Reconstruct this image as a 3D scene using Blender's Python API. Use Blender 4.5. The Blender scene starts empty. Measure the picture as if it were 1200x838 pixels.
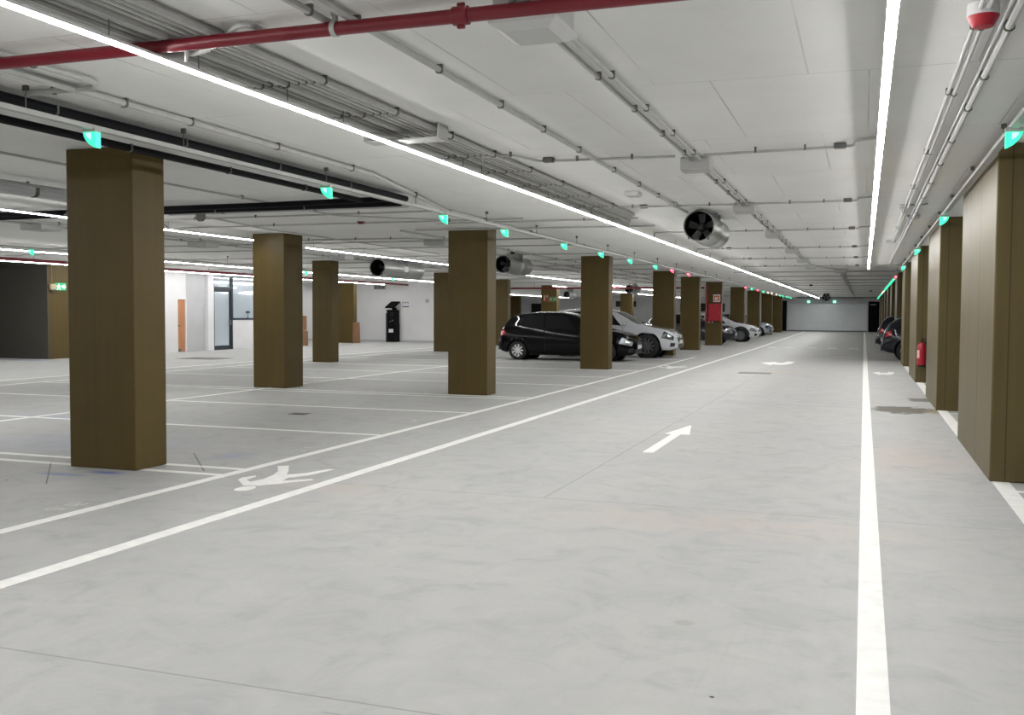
import bpy, bmesh, math, random
from mathutils import Vector, Matrix
random.seed(7)
PI = math.pi
C = bpy.context.scene.collection
CEIL = 3.13

# ------------------------------------------------------------------ materials
MATS = {}
def mat(name, col, rough=.5, metal=0., emit=None, strength=0., var=0., scale=6., spec=.5, coat=0., stretch=None, bump=0.):
    if name in MATS: return MATS[name]
    m = bpy.data.materials.new(name); m.use_nodes = True
    nt = m.node_tree; b = nt.nodes['Principled BSDF']
    b.inputs['Base Color'].default_value = (*col, 1)
    b.inputs['Roughness'].default_value = rough; b.inputs['Specular IOR Level'].default_value = .3
    b.inputs['Metallic'].default_value = metal
    b.inputs['Specular IOR Level'].default_value = spec
    b.inputs['Coat Weight'].default_value = coat
    if emit:
        b.inputs['Emission Color'].default_value = (*emit, 1)
        b.inputs['Emission Strength'].default_value = strength
    if var > 0:
        tc = nt.nodes.new('ShaderNodeTexCoord'); mp = nt.nodes.new('ShaderNodeMapping')
        nz = nt.nodes.new('ShaderNodeTexNoise'); nz.inputs['Scale'].default_value = scale
        nz.inputs['Detail'].default_value = 5
        if stretch: mp.inputs['Scale'].default_value = stretch
        cr = nt.nodes.new('ShaderNodeValToRGB')
        cr.color_ramp.elements[0].position = .3; cr.color_ramp.elements[1].position = .7
        cr.color_ramp.elements[0].color = (*[c*(1-var) for c in col], 1)
        cr.color_ramp.elements[1].color = (*[min(1, c*(1+var)) for c in col], 1)
        nt.links.new(tc.outputs['Object'], mp.inputs['Vector']); nt.links.new(mp.outputs[0], nz.inputs['Vector'])
        nt.links.new(nz.outputs['Fac'], cr.inputs[0]); nt.links.new(cr.outputs[0], b.inputs['Base Color'])
        if bump > 0:
            bp = nt.nodes.new('ShaderNodeBump'); bp.inputs['Strength'].default_value = bump
            bp.inputs['Distance'].default_value = .01
            nt.links.new(nz.outputs['Fac'], bp.inputs['Height']); nt.links.new(bp.outputs[0], b.inputs['Normal'])
    MATS[name] = m
    return m

class NT:
    """tiny helper for math-node chains"""
    def __init__(s, m): s.nt = m.node_tree
    def n(s, t): return s.nt.nodes.new(t)
    def l(s, a, b): s.nt.links.new(a, b)
    def put(s, v, sock):
        if isinstance(v, (int, float)): sock.default_value = v
        else: s.l(v, sock)
    def m(s, op, a, b=None, c=None, clamp=False):
        x = s.n('ShaderNodeMath'); x.operation = op; x.use_clamp = clamp
        s.put(a, x.inputs[0])
        if b is not None: s.put(b, x.inputs[1])
        if c is not None: s.put(c, x.inputs[2])
        return x.outputs[0]
    def noise(s, vec, scale, detail=4, rough=.55, dist=0.):
        x = s.n('ShaderNodeTexNoise'); s.l(vec, x.inputs['Vector'])
        x.inputs['Scale'].default_value = scale; x.inputs['Detail'].default_value = detail
        x.inputs['Roughness'].default_value = rough; x.inputs['Distortion'].default_value = dist
        return x.outputs['Fac']
    def ramp(s, v, lo, hi):
        x = s.n('ShaderNodeMapRange'); x.inputs['From Min'].default_value = lo; x.inputs['From Max'].default_value = hi
        s.l(v, x.inputs['Value']); x.clamp = True
        return x.outputs[0]
    def mix(s, f, a, b):
        x = s.n('ShaderNodeMix'); x.data_type = 'RGBA'
        s.put(f, x.inputs['Factor'])
        for v, k in ((a, 6), (b, 7)):
            if isinstance(v, tuple): x.inputs[k].default_value = (*v, 1)
            else: s.l(v, x.inputs[k])
        return x.outputs[2]

def floor_material():
    m = bpy.data.materials.new('polished_concrete'); m.use_nodes = True; N = NT(m)
    b = m.node_tree.nodes['Principled BSDF']
    tc = N.n('ShaderNodeTexCoord'); P = tc.outputs['Object']
    sx = N.n('ShaderNodeSeparateXYZ'); N.l(P, sx.inputs[0]); X, Y = sx.outputs[0], sx.outputs[1]
    n1 = N.noise(P, .45, 6, .6, .6); n2 = N.noise(P, 2.6, 6, .62, 1.2); n3 = N.noise(P, 24, 4, .7)
    col = N.mix(N.ramp(n1, .3, .7), (.385, .39, .388), (.455, .457, .44))
    col = N.mix(N.m('MULTIPLY', N.ramp(n2, .50, .72), .45), col, (.27, .275, .285))
    col = N.mix(N.m('MULTIPLY', N.ramp(n2, .47, .25), .35), col, (.52, .52, .50))
    col = N.mix(N.m('MULTIPLY', N.ramp(n3, .55, .75), .22), col, (.30, .30, .30))
    # brush marks of the power float
    mp = N.n('ShaderNodeMapping'); mp.inputs['Scale'].default_value = (14, .8, 1); mp.inputs['Rotation'].default_value = (0, 0, .25)
    N.l(P, mp.inputs[0]); n4 = N.noise(mp.outputs[0], 1.6, 4, .6)
    col = N.mix(N.m('MULTIPLY', N.ramp(n4, .55, .75), .16), col, (.30, .30, .30))
    # saw cut joints
    def vline(coord, at, w, lo=None, hi=None, other=None, wob=.02):
        d = N.m('ABSOLUTE', N.m('SUBTRACT', N.m('ADD', coord, N.m('MULTIPLY', N.m('SUBTRACT', n1, .5), wob)), at))
        f = N.m('LESS_THAN', d, w)
        if lo is not None: f = N.m('MULTIPLY', f, N.m('MULTIPLY', N.m('GREATER_THAN', other, lo), N.m('LESS_THAN', other, hi)))
        return f
    js = [vline(Y, 7.85, .006, -5.2, 1.2, X, .15), vline(Y, 3.43, .006, -8, 0, X), vline(Y, 3.30, .004, -1.95, 0, X), vline(X, -2.5, .007, 7.85, 70, Y, .06),
          vline(Y, 17.4, .02, -2.4, 1.3, X, .1), vline(Y, 26.9, .02, -12, 1.3, X, .1), vline(Y, 36.6, .03, -12, 1.3, X, .1)]
    f = js[0]
    for k in js[1:]: f = N.m('MAXIMUM', f, k)
    col = N.mix(N.m('MULTIPLY', f, .62), col, (.20, .20, .19))
    # stains with a shape of their own
    def blob(cx, cy, rx, ry, color, amt, sharp=.5, ns=2.):
        dx = N.m('DIVIDE', N.m('SUBTRACT', X, cx), rx); dy = N.m('DIVIDE', N.m('SUBTRACT', Y, cy), ry)
        d = N.m('SQRT', N.m('ADD', N.m('MULTIPLY', dx, dx), N.m('MULTIPLY', dy, dy)))
        d = N.m('ADD', d, N.m('MULTIPLY', N.m('SUBTRACT', n2, .5), ns))
        return N.m('MULTIPLY', N.ramp(d, 1.0, sharp), amt), color
    spill = []
    for a in [(.66, 17.3, .62, .62, (.07, .06, .035), .9, .85, 2.2), (1.02, 19.4, .26, .45, (.09, .08, .05), .85, .8, 1.8),
              (1.15, 17.0, .3, .5, (.30, .24, .13), .6, .4, 1.5),
              (-6.8, 7.56, .26, .10, (.08, .13, .42), .8, .3, .8), (-7.15, 7.33, .36, .10, (.12, .18, .45), .65, .2, .8),
              (-8.6, 9.3, 1.6, 1.2, (.33, .37, .52), .45, .0, 1.5), (-6.35, 8.95, .25, .35, (.20, .25, .45), .45, .1, 1.),
              (-10.6, 11.4, 1.8, .5, (.36, .40, .52), .5, .0, 1.5), (-24.5, 23.9, 1.6, .35, (.12, .2, .42), .6, .2, 1.),
              (-1.0, 7.35, 2.0, .6, (.52, .43, .37), .35, .0, 2.), (.5, 11.4, .7, 1.8, (.50, .41, .34), .38, .0, 2.5), (-2.1, 27.6, 1.6, .8, (.5, .42, .3), .35, .0, 2.),
              (-4.4, 7.6, .9, .35, (.52, .43, .38), .4, .0, 1.5), (-.82, 4.9, .06, .06, (.36, .36, .34), .9, .6, .2), (-.55, 3.98, .013, .012, (.03, .03, .03), 1., .6, .1),
              (-7.35, 6.9, .02, .02, (.05, .05, .05), 1., .6, .1)]:
        f, color = blob(*a); col = N.mix(f, col, color)
    N.l(col, b.inputs['Base Color'])
    rg = N.m('ADD', .48, N.m('MULTIPLY', n1, .25)); N.l(rg, b.inputs['Roughness'])
    b.inputs['Specular IOR Level'].default_value = .35
    bp = N.n('ShaderNodeBump'); bp.inputs['Strength'].default_value = .06; bp.inputs['Distance'].default_value = .02
    N.l(n2, bp.inputs['Height']); N.l(bp.outputs[0], b.inputs['Normal'])
    return m

def ceiling_material():
    m = bpy.data.materials.new('painted_slab'); m.use_nodes = True; N = NT(m)
    b = m.node_tree.nodes['Principled BSDF']
    tc = N.n('ShaderNodeTexCoord'); P = tc.outputs['Object']
    n1 = N.noise(P, .7, 5, .6); n2 = N.noise(P, 7, 5, .65, .5); n3 = N.noise(P, 45, 2, .6)
    col = N.mix(N.ramp(n1, .3, .7), (.76, .76, .74), (.83, .83, .81))
    col = N.mix(N.m('MULTIPLY', N.ramp(n2, .6, .8), .3), col, (.62, .62, .60))
    col = N.mix(N.m('MULTIPLY', N.ramp(n3, .72, .8), .45), col, (.25, .25, .24))
    br = N.n('ShaderNodeTexBrick'); N.l(P, br.inputs['Vector'])
    br.offset = .37; br.inputs['Scale'].default_value = 1.; br.inputs['Brick Width'].default_value = 1.02
    br.inputs['Row Height'].default_value = 2.28; br.inputs['Mortar Size'].default_value = .006; br.inputs['Mortar Smooth'].default_value = .2
    gap = N.m('MULTIPLY', br.outputs['Fac'], N.ramp(n1, .38, .62))
    col = N.mix(N.m('MULTIPLY', gap, .55), col, (.25, .25, .24))
    N.l(col, b.inputs['Base Color']); b.inputs['Roughness'].default_value = .85
    bp = N.n('ShaderNodeBump'); bp.inputs['Strength'].default_value = .15; bp.inputs['Distance'].default_value = .01
    N.l(N.m('SUBTRACT', n2, N.m('MULTIPLY', gap, 2.)), bp.inputs['Height']); N.l(bp.outputs[0], b.inputs['Normal'])
    return m

def pier_material(name, base, seam_axis=None, seams=(), dirt=.5, rough=.5):
    m = bpy.data.materials.new(name); m.use_nodes = True; N = NT(m)
    b = m.node_tree.nodes['Principled BSDF']
    tc = N.n('ShaderNodeTexCoord'); P = tc.outputs['Object']
    mp = N.n('ShaderNodeMapping'); mp.inputs['Scale'].default_value = (9, 9, .25); N.l(P, mp.inputs[0])
    st = N.noise(mp.outputs[0], 1., 4, .6); n1 = N.noise(P, 1.3, 5, .6); n2 = N.noise(P, 9, 5, .7)
    d = tuple(c*.80 for c in base); h = tuple(min(1, c*1.14) for c in base)
    col = N.mix(N.ramp(st, .3, .7), d, base)
    col = N.mix(N.m('MULTIPLY', N.ramp(n1, .4, .7), .6), col, h)
    col = N.mix(N.m('MULTIPLY', N.ramp(n2, .66, .78), dirt), col, tuple(c*.55 for c in base))
    if seam_axis is not None:
        sx = N.n('ShaderNodeSeparateXYZ'); N.l(P, sx.inputs[0])
        f = None
        for s in seams:
            k = N.m('LESS_THAN', N.m('ABSOLUTE', N.m('SUBTRACT', sx.outputs[s[0]], s[1])), s[2])
            f = k if f is None else N.m('MAXIMUM', f, k)
        col = N.mix(N.m('MULTIPLY', f, .75), col, tuple(c*.35 for c in base))
    N.l(col, b.inputs['Base Color']); b.inputs['Roughness'].default_value = rough; b.inputs['Specular IOR Level'].default_value = .3
    bp = N.n('ShaderNodeBump'); bp.inputs['Strength'].default_value = .25; bp.inputs['Distance'].default_value = .008
    N.l(n2, bp.inputs['Height']); N.l(bp.outputs[0], b.inputs['Normal'])
    return m

OLIVE = (.094, .064, .0155)
M_floor = floor_material(); M_ceil = ceiling_material()
M_col = pier_material('olive_paint', OLIVE)
M_pier = pier_material('olive_pier_paint', (.118, .088, .033), 1, ((1, 1.28, .045), (1, 2.35, .02), (0, .13, .006)), .35, .45)
M_white = mat('white_wall', (.74, .74, .75), .7, var=.03, scale=1.5)
M_grey = mat('grey_wall', (.50, .51, .52), .7, var=.04, scale=1.5)
M_paint = mat('road_paint', (.83, .83, .80), .55, var=.07, scale=9, bump=.1)
M_chalk = mat('chalk_white', (.60, .60, .57), .8, var=.12, scale=30)
M_galv = mat('galvanised_steel', (.43, .435, .42), .5, .1, var=.08, scale=8)
M_pale = mat('pale_conduit', (.58, .585, .58), .5)
M_clip = mat('dark_clip_steel', (.13, .13, .12), .5, .3)
M_box = mat('junction_box_grey', (.46, .465, .455), .55, var=.04)
M_black = mat('black_pipe', (.004, .004, .006), .6, spec=.15)
M_red = mat('red_enamel', (.17, .003, .012), .4, coat=.1, var=.05, scale=3)
M_redcab = mat('red_cabinet', (.36, .008, .022), .4)
M_steel = mat('fan_steel', (.33, .34, .33), .35, .65, var=.12, scale=3)
M_dark = mat('dark_void', (.005, .005, .005), .7, spec=.1)
M_rubber = mat('rubber', (.012, .012, .012), .75)
M_led = mat('led_diffuser', (.9, .9, .9), .4, emit=(1, .985, .97), strength=36.)
M_ledoff = mat('luminaire_white', (.7, .7, .7), .4)
M_green = mat('indicator_green', (.05, .6, .35), .4, emit=(.04, 1., .42), strength=.62)
M_green2 = mat('indicator_green_core', (.3, .9, .6), .4, emit=(.32, 1., .72), strength=.75)
M_redlamp = mat('indicator_red', (.6, .05, .1), .4, emit=(1., .12, .2), strength=.65)
M_amber = mat('indicator_pale', (.6, .5, .4), .4, emit=(1., .78, .62), strength=.62)
M_shutter = mat('shutter_steel', (.80, .84, .86), .27, .2, var=.04, scale=2)
M_frame = mat('dark_blue_frame', (.022, .032, .045), .4)
M_wood = mat('orange_wood', (.50, .22, .10), .5, var=.12, scale=3, stretch=(6, 6, .6))
M_card = mat('brown_board', (.26, .14, .07), .8, var=.12, scale=5)
M_glass = mat('pale_glass', (.72, .82, .90), .05, metal=.45)
M_signw = mat('sign_white', (.80, .80, .82), .5)
M_signg = mat('sign_green', (.02, .30, .12), .5, emit=(.02, .5, .2), strength=.25)
M_signglow = mat('sign_pictogram', (.7, .85, .7), .5, emit=(.7, 1, .75), strength=.6)
M_blue = mat('sign_blue_grey', (.12, .13, .22), .5)
M_grate = mat('manhole_iron', (.16, .15, .13), .6, .3)

# ------------------------------------------------------------------ mesh helpers
class MB:
    def __init__(s): s.b = bmesh.new()
    def quadloop(s, rings, closed=True, cap=True):
        vs = [[s.b.verts.new(p) for p in r] for r in rings]
        n = len(rings[0])
        for i in range(len(vs)-1):
            for j in range(n if closed else n-1):
                k = (j+1) % n
                try: s.b.faces.new((vs[i][j], vs[i][k], vs[i+1][k], vs[i+1][j]))
                except ValueError: pass
        if cap and closed:
            for r in (vs[0][::-1], vs[-1]):
                try: s.b.faces.new(r)
                except ValueError: pass
        return vs
    def box(s, x0, x1, y0, y1, z0, z1, bev=0.):
        P = [(x0, y0), (x1, y0), (x1, y1), (x0, y1)]
        if bev > 0:
            bev = min(bev, (x1-x0)*.45, (y1-y0)*.45, (z1-z0)*.45)
            Q = [(x0+bev, y0), (x1-bev, y0), (x1, y0+bev), (x1, y1-bev), (x1-bev, y1), (x0+bev, y1), (x0, y1-bev), (x0, y0+bev)]
            cx, cy = (x0+x1)/2, (y0+y1)/2
            def ins(q): return (max(x0+bev, min(x1-bev, q[0])), max(y0+bev, min(y1-bev, q[1])))
            I = [ins(q) for q in Q]
            e = bev*.0
            s.quadloop([[(I[k][0]*.999+cx*.001, I[k][1]*.999+cy*.001, z0) for k in range(8)], [(*q, z0+bev) for q in Q], [(*q, z1-bev) for q in Q],
                        [(I[k][0]*.999+cx*.001, I[k][1]*.999+cy*.001, z1) for k in range(8)]])
        else:
            s.quadloop([[(*p, z0) for p in P], [(*p, z1) for p in P]])
        return s
    def prism(s, poly, z0, z1):
        s.quadloop([[(x, y, z0) for x, y in poly], [(x, y, z1) for x, y in poly]]); return s
    def prism_y(s, poly, y0, y1):
        s.quadloop([[(x, y0, z) for x, z in poly], [(x, y1, z) for x, z in poly]]); return s
    def prism_x(s, poly, x0, x1):
        s.quadloop([[(x0, y, z) for y, z in poly], [(x1, y, z) for y, z in poly]]); return s
    def tube(s, pts, r, n=8, cap=True):
        pts = [Vector(p) for p in pts]; rings = []
        up = None
        for i, p in enumerate(pts):
            a = pts[max(i-1, 0)]; c = pts[min(i+1, len(pts)-1)]
            t = (c-a).normalized()
            if up is None:
                up = Vector((0, 0, 1)) if abs(t.z) < .9 else Vector((1, 0, 0))
            u = (up - t*up.dot(t)).normalized(); v = t.cross(u); up = u
            rings.append([p + (u*math.cos(2*PI*k/n) + v*math.sin(2*PI*k/n))*r for k in range(n)])
        s.quadloop(rings, True, cap); return s
    def lathe(s, prof, n=24, axis='z', o=(0, 0, 0), cap=False):
        rings = []
        for r, h in prof:
            ring = []
            for k in range(n):
                a = 2*PI*k/n; c, q = r*math.cos(a), r*math.sin(a)
                p = (c, q, h) if axis == 'z' else ((c, h, q) if axis == 'y' else (h, c, q))
                ring.append((p[0]+o[0], p[1]+o[1], p[2]+o[2]))
            rings.append(ring)
        s.quadloop(rings, True, cap); return s
    def grid(s, rows):
        vs = [[s.b.verts.new(p) for p in r] for r in rows]
        for i in range(len(vs)-1):
            for j in range(len(vs[0])-1):
                try: s.b.faces.new((vs[i][j], vs[i][j+1], vs[i+1][j+1], vs[i+1][j]))
                except ValueError: pass
        return s
    def obj(s, name, m, parent=None, smooth=False, merge=0.):
        if merge: bmesh.ops.remove_doubles(s.b, verts=s.b.verts, dist=merge)
        bmesh.ops.recalc_face_normals(s.b, faces=s.b.faces)
        me = bpy.data.meshes.new(name); s.b.to_mesh(me); s.b.free()
        if smooth:
            for p in me.polygons: p.use_smooth = True
            try: me.set_sharp_from_angle(angle=math.radians(38))
            except Exception: pass
        for k in (m if isinstance(m, (list, tuple)) else [m]): me.materials.append(k)
        o = bpy.data.objects.new(name, me); C.objects.link(o)
        if parent: o.parent = parent
        return o

def tag(o, label, cat, group=None, kind=None):
    o['label'] = label; o['category'] = cat
    if group: o['group'] = group
    if kind: o['kind'] = kind
    return o
def thing(name, label, cat, loc=(0, 0, 0), rz=0., group=None):
    o = bpy.data.objects.new(name, None); C.objects.link(o); o.empty_display_size = .1
    o.location = loc; o.rotation_euler = (0, 0, rz)
    return tag(o, label, cat, group)
def struct(name, mb, m, label=None, parent=None):
    o = mb.obj(name, m, parent)
    if parent is None: o['kind'] = 'structure'
    if label: o['label'] = label; o['category'] = name.split('_')[0]
    return o
def dup(root, loc, label, group=None, rz=None):
    r = root.copy(); C.objects.link(r); r.location = loc; r['label'] = label
    if rz is not None: r.rotation_euler = (0, 0, rz)
    if group: r['group'] = group
    elif 'group' in r: del r['group']
    for ch in list(root.children):
        c = ch.copy(); C.objects.link(c); c.parent = r
        for g in list(ch.children):
            d = g.copy(); C.objects.link(d); d.parent = c
    return r
def copy_child(o, parent, loc):
    c = o.copy(); C.objects.link(c); c.parent = parent; c.location = loc; return c

# ------------------------------------------------------------------ the shell
XL, XR, YN, YF = -36., 7.2, -5., 94.6
def slab(name, x0, x1, y0, y1, z0, z1, m, label): return struct(name, MB().box(x0, x1, y0, y1, z0, z1), m, label)
slab('floor', XL-.3, XR+.3, YN-.3, YF+.3, -.25, 0, M_floor, 'light grey power floated concrete floor of the car park')
slab('ceiling', XL-.3, XR+.3, YN-.3, YF+.3, CEIL, CEIL+.25, M_ceil, 'pale grey concrete slab ceiling with board seams')
slab('wall_right', XR, XR+.3, YN-.3, YF+.3, 0, CEIL, M_grey, 'grey wall closing the bays behind the right hand piers')
slab('wall_near_bounce', XL-.3, XR+.3, YN-.3, YN, 0, CEIL, M_grey, 'added unseen grey wall behind the camera, keeping bounced light in the hall')  # added where the hall runs on, keeps bounce light in
slab('wall_left', XL-.3, XL, YN, 24.67, 0, CEIL, M_grey, 'grey wall closing the far left side of the hall')
slab('wall_core', XL, -24.42, 24.67, 27.6, 0, CEIL, M_col, 'olive painted concrete core at the far left')
slab('wall_backroom', XL-.3, XL, 27.6, YF, 0, CEIL, M_white, 'white wall beyond the olive core')
slab('wall_core_front', XL, -24.42, 24.62, 24.67, 0, CEIL, mat('core_shade_grey', (.055, .052, .043), .6, var=.15, scale=.4), 'front face of the core at the far left, its shade painted in dark grey')  # unlit front of the olive core, shade put into this grey
# white wall with door recess, X = -24.4
slab('wall_left_white', -24.66, -24.40, 27.6, 30.9, 0, CEIL, M_white, 'white wall stretch between olive core and orange door')
slab('wall_office', -24.66, -24.40, 32.75, 33.12, 0, CEIL, M_white, 'narrow white pier beside the glazed door')
slab('wall_recess', -25.3, -24.55, 31.46, 32.75, 0, CEIL, M_grey, 'light grey wall face between orange door and glazed door')
slab('wall_lintel', -24.66, -24.45, 30.9, 31.46, 2.03, CEIL, M_white, 'white wall above the orange door')
slab('wall_parapet', -24.62, -24.42, 34.42, 36.7, 0, 1.2, M_white, 'white low wall under the office window')
slab('wall_office_side', XL, -24.40, 36.7, 36.95, 0, CEIL, M_white, 'white wall at the end of the office window')
slab('wall_office_inner', -28.2, -28.0, 31.5, 36.7, 0, CEIL, M_white, 'white inner wall of the glazed office')
slab('wall_back', -34.5, -18.6, 47.05, 47.3, 0, CEIL, M_white, 'bright white back wall behind the ticket machine')
slab('trim_1', -34.4, -18.7, 47.03, 47.05, 0, .09, M_grey, 'thin grey skirting along the white back wall')
# the far end wall
slab('wall_end', XL, XR, YF, YF+.3, 0, CEIL, M_white, 'pale grey end wall around the far roller shutter')
slab('trim_2', -6.9, 1.3, YF-.5, YF-.02, 2.9, CEIL, M_grey, 'grey beam above the far roller shutter')
slab('trim_3', -6.9, 1.3, YF-.56, YF-.5, 3.02, 3.12, M_clip, 'dark line of cable trough along the far beam')
d = thing('door_1', 'wide pale steel roller shutter closing the far end', 'door'); d['kind'] = 'structure'
mb = MB()
for k in range(12):
    z = .06 + k*.205
    mb.prism_x([(YF-.06, z), (YF-.075, z+.02), (YF-.075, z+.18), (YF-.06, z+.2), (YF-.02, z+.2), (YF-.02, z)], -6.6, .24)
mb.obj('shutter_curtain', M_shutter, d)
MB().box(-6.62, .26, YF-.1, YF-.01, 0, .09).obj('bottom_rail', M_clip, d)
for x in (-6.72, .24): MB().box(x, x+.1, YF-.12, YF-.01, 0, 2.6).obj('guide_rail', M_grey, d)
MB().box(-6.72, .34, YF-.4, YF-.01, 2.53, 2.88).obj('shutter_housing', M_grey, d)
d = thing('door_2', 'black doorway panel right of the far roller shutter', 'door'); d['kind'] = 'structure'
MB().box(.36, 1.75, YF-.1, YF-.02, 0, 2.72).obj('door_leaf', M_dark, d)
MB().box(.5, 1.0, YF-.13, YF-.1, 2.4, 2.48).obj('name_plate', M_galv, d)
d = thing('door_3', 'narrow black doorway panel left of the far roller shutter', 'door'); d['kind'] = 'structure'
MB().box(-7.5, -6.74, YF-.1, YF-.02, 0, 2.8).obj('door_leaf', M_dark, d)
for i, (x0, x1, z0, z1, lb) in enumerate([(-31.6, -30.4, 1.5, 2.5, 'small dark louvre high on the far end wall behind the black hatchback'),
        (-22.9, -20.9, 2.2, 2.75, 'dark rectangular opening on the far wall right of the second pillar pair'),
        (-16.6, -12.4, 1.75, 2.55, 'dark long louvre band on the far end wall')]):
    o = thing('window_%d' % (i+2), lb, 'window'); o['kind'] = 'structure'
    MB().box(x0, x1, YF-.06, YF-.01, z0, z1).obj('opening', M_dark, o)
    mb = MB()
    for k in range(5):
        z = z0+(z1-z0)*(k+.5)/5; mb.box(x0, x1, YF-.1, YF-.06, z-.02, z+.02)
    mb.obj('louvre', M_clip, o)

# orange door, glazed door, office window
d = thing('door_4', 'orange wooden door in the white wall at the left', 'door'); d['kind'] = 'structure'
MB().box(-24.52, -24.47, 30.96, 31.42, .02, 2.0, .005).obj('door_leaf', M_wood, d)
mb = MB(); mb.box(-24.54, -24.43, 30.9, 30.96, 0, 2.05); mb.box(-24.54, -24.43, 31.42, 31.47, 0, 2.05); mb.box(-24.54, -24.43, 30.9, 31.47, 2.0, 2.06)
mb.obj('door_frame', M_signw, d)
MB().box(-24.47, -24.43, 30.99, 31.11, .98, 1.02).obj('door_handle', M_clip, d)
MB().box(-24.47, -24.46, 30.97, 31.15, .02, .12).obj('kick_plate', M_clip, d)
d = thing('door_5', 'glazed office door with a dark blue frame and transom', 'door'); d['kind'] = 'structure'
mb = MB()
for a in ((33.12, 33.20), (34.34, 34.46)): mb.box(-24.6, -24.44, a[0], a[1], 0, CEIL-.16)
for z in ((0, .05), (2.42, 2.54), (2.92, 3.0)): mb.box(-24.6, -24.44, 33.2, 34.34, *z)
mb.obj('door_frame', M_frame, d)
mb = MB(); mb.box(-24.55, -24.48, 33.2, 33.27, .05, 2.42); mb.box(-24.55, -24.48, 34.26, 34.34, .05, 2.42)
mb.box(-24.55, -24.48, 33.27, 34.26, .05, .17); mb.box(-24.55, -24.48, 33.27, 34.26, 2.34, 2.42)
lf = mb.obj('door_leaf', M_frame, d)
MB().box(-24.53, -24.51, 33.27, 34.26, .17, 2.34).obj('door_pane', M_glass, lf)
MB().box(-24.53, -24.51, 33.2, 34.34, 2.54, 2.92).obj('transom_pane', M_glass, d)
MB().box(-24.48, -24.42, 34.2, 34.3, 1.0, 1.2).obj('door_lock', M_clip, d)
d = thing('window_1', 'office window with a dark blue sill beside the glazed door', 'window'); d['kind'] = 'structure'
mb = MB(); mb.box(-24.6, -24.40, 34.46, 36.7, 1.2, 1.28); mb.box(-24.6, -24.44, 34.46, 36.7, 2.92, 3.0); mb.box(-24.6, -24.44, 36.6, 36.7, 1.28, 2.92)
mb.obj('window_frame', M_frame, d)
MB().box(-24.53, -24.51, 34.46, 36.6, 1.28, 2.92).obj('window_pane', M_glass, d)
slab('wall_office_top', -24.62, -24.44, 33.12, 36.7, 3.0, CEIL, M_white, 'white wall strip above the office glazing')
t = thing('desk_lamp', 'small dark lamp on a stand on the office window sill', 'lamp', (-24.47+.05, 35.45, 1.28))
MB().lathe([(.0, 0), (.05, 0), (.05, .015), (.0, .015)], 12).obj('base', M_frame, t)
MB().tube([(0, 0, .01), (0, 0, .2)], .01).obj('stand', M_frame, t)
MB().box(-.03, .03, -.11, .11, .2, .29, .01).obj('lamp_head', M_frame, t)

# exit sign on the core
t = thing('exit_sign', 'green running person exit sign on the olive core, far left', 'exit sign', (-24.42, 24.95, 2.3))
MB().box(0, .03, -.02, .44, -.1, .14, .004).obj('sign_panel', M_signg, t)
mb = MB()
mb.prism_x([(.3, .0), (.3, .05), (.24, .05), (.24, .0)], .03, .034)
mb.prism_x([(.26, -.02), (.26, .06), (.34, .06), (.34, .10), (.42, .02), (.34, -.06), (.34, -.02)], .03, .034)
mb.obj('arrow', M_signglow, t)
mb = MB(); mb.lathe([(0, .03), (.022, .03), (.022, .034), (0, .034)], 10, 'x', (0, .12, .09))
mb.prism_x([(.08, .06), (.14, .07), (.2, .03), (.19, .01), (.15, .03), (.14, -.01), (.19, -.04), (.18, -.09), (.16, -.09), (.16, -.05), (.11, -.02), (.08, -.08), (.03, -.08), (.03, -.06), (.07, -.06), (.09, .0), (.09, .03), (.05, .01), (.03, .02)], .03, .034)
mb.obj('running_figure', M_signglow, t)
t = thing('emergency_lamp', 'beige emergency lamp box with a conduit drop on the olive core', 'lamp', (-24.42, 24.86, 2.2))
MB().box(0, .1, -.16, .06, 0, .2, .02).obj('housing', mat('beige_plastic', (.45, .38, .25), .5), t)
MB().lathe([(0, -.05), (.05, -.05), (.07, 0), (.07, .02), (0, .02)], 12, 'z', (.05, -.05, 0)).obj('lamp_shade', M_clip, t)
MB().tube([(.03, -.08, .2), (.03, -.08, CEIL-2.21)], .014).obj('conduit_drop', M_card, t)

# ------------------------------------------------------------------ pillars
def pillar(x0, x1, y0, y1, label, m=M_col, bev=.012):
    cx, cy = (x0+x1)/2, (y0+y1)/2
    o = MB().box(x0-cx, x1-cx, y0-cy, y1-cy, 0, CEIL-.002, 0).obj('pillar', m)
    o.location = (cx, cy, 0)
    bv = o.modifiers.new('b', 'BEVEL'); bv.width = bev; bv.segments = 2
    return tag(o, label, 'pillar')
rowA = [(7.74, 8.2, 'largest olive pillar in the photo, nearest on the left, blue chalk at its foot'),
        (17.22, 17.68, 'olive pillar in the middle of the photo, left of the black hatchback'),
        (26.5, 26.95, 'olive pillar standing in front of the black hatchback'),
        (36.4, 36.85, 'olive pillar rising behind the bonnet of the white crossover'),
        (42.3, 42.8, 'olive pillar between the white crossover and the red hose cabinet pillar'),
        (49.35, 49.8, 'olive pillar carrying the red fire hose cabinet'),
        (59.0, 59.5, 'olive pillar directly behind the white compact crossover bonnet'),
        (68.0, 68.5, 'olive pillar between the white compact crossover and the silver hatchback'),
        (77.7, 78.2, 'olive pillar just past the silver hatchback'),
        (87.1, 87.6, 'last olive pillar of the long row, beside the roller shutter')]
for y0, y1, lb in rowA: pillar(-7.42, -6.62, y0, y1, lb)
pillar(-11.76, -11.02, 17.25, 17.95, 'olive pillar with a lit front and shaded right side, right of the office window')
pillar(-16.09, -15.42, 26.75, 27.2, 'olive pillar left of centre in front of the glazed recess')
pillar(-16.11, -15.45, 35.95, 36.4, 'olive pillar half hidden behind the middle pillar, right of the ticket machine')
pillar(-16.55, -15.85, 43.9, 44.3, 'olive pillar half hidden between the middle pillar and the black hatchback')
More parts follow.
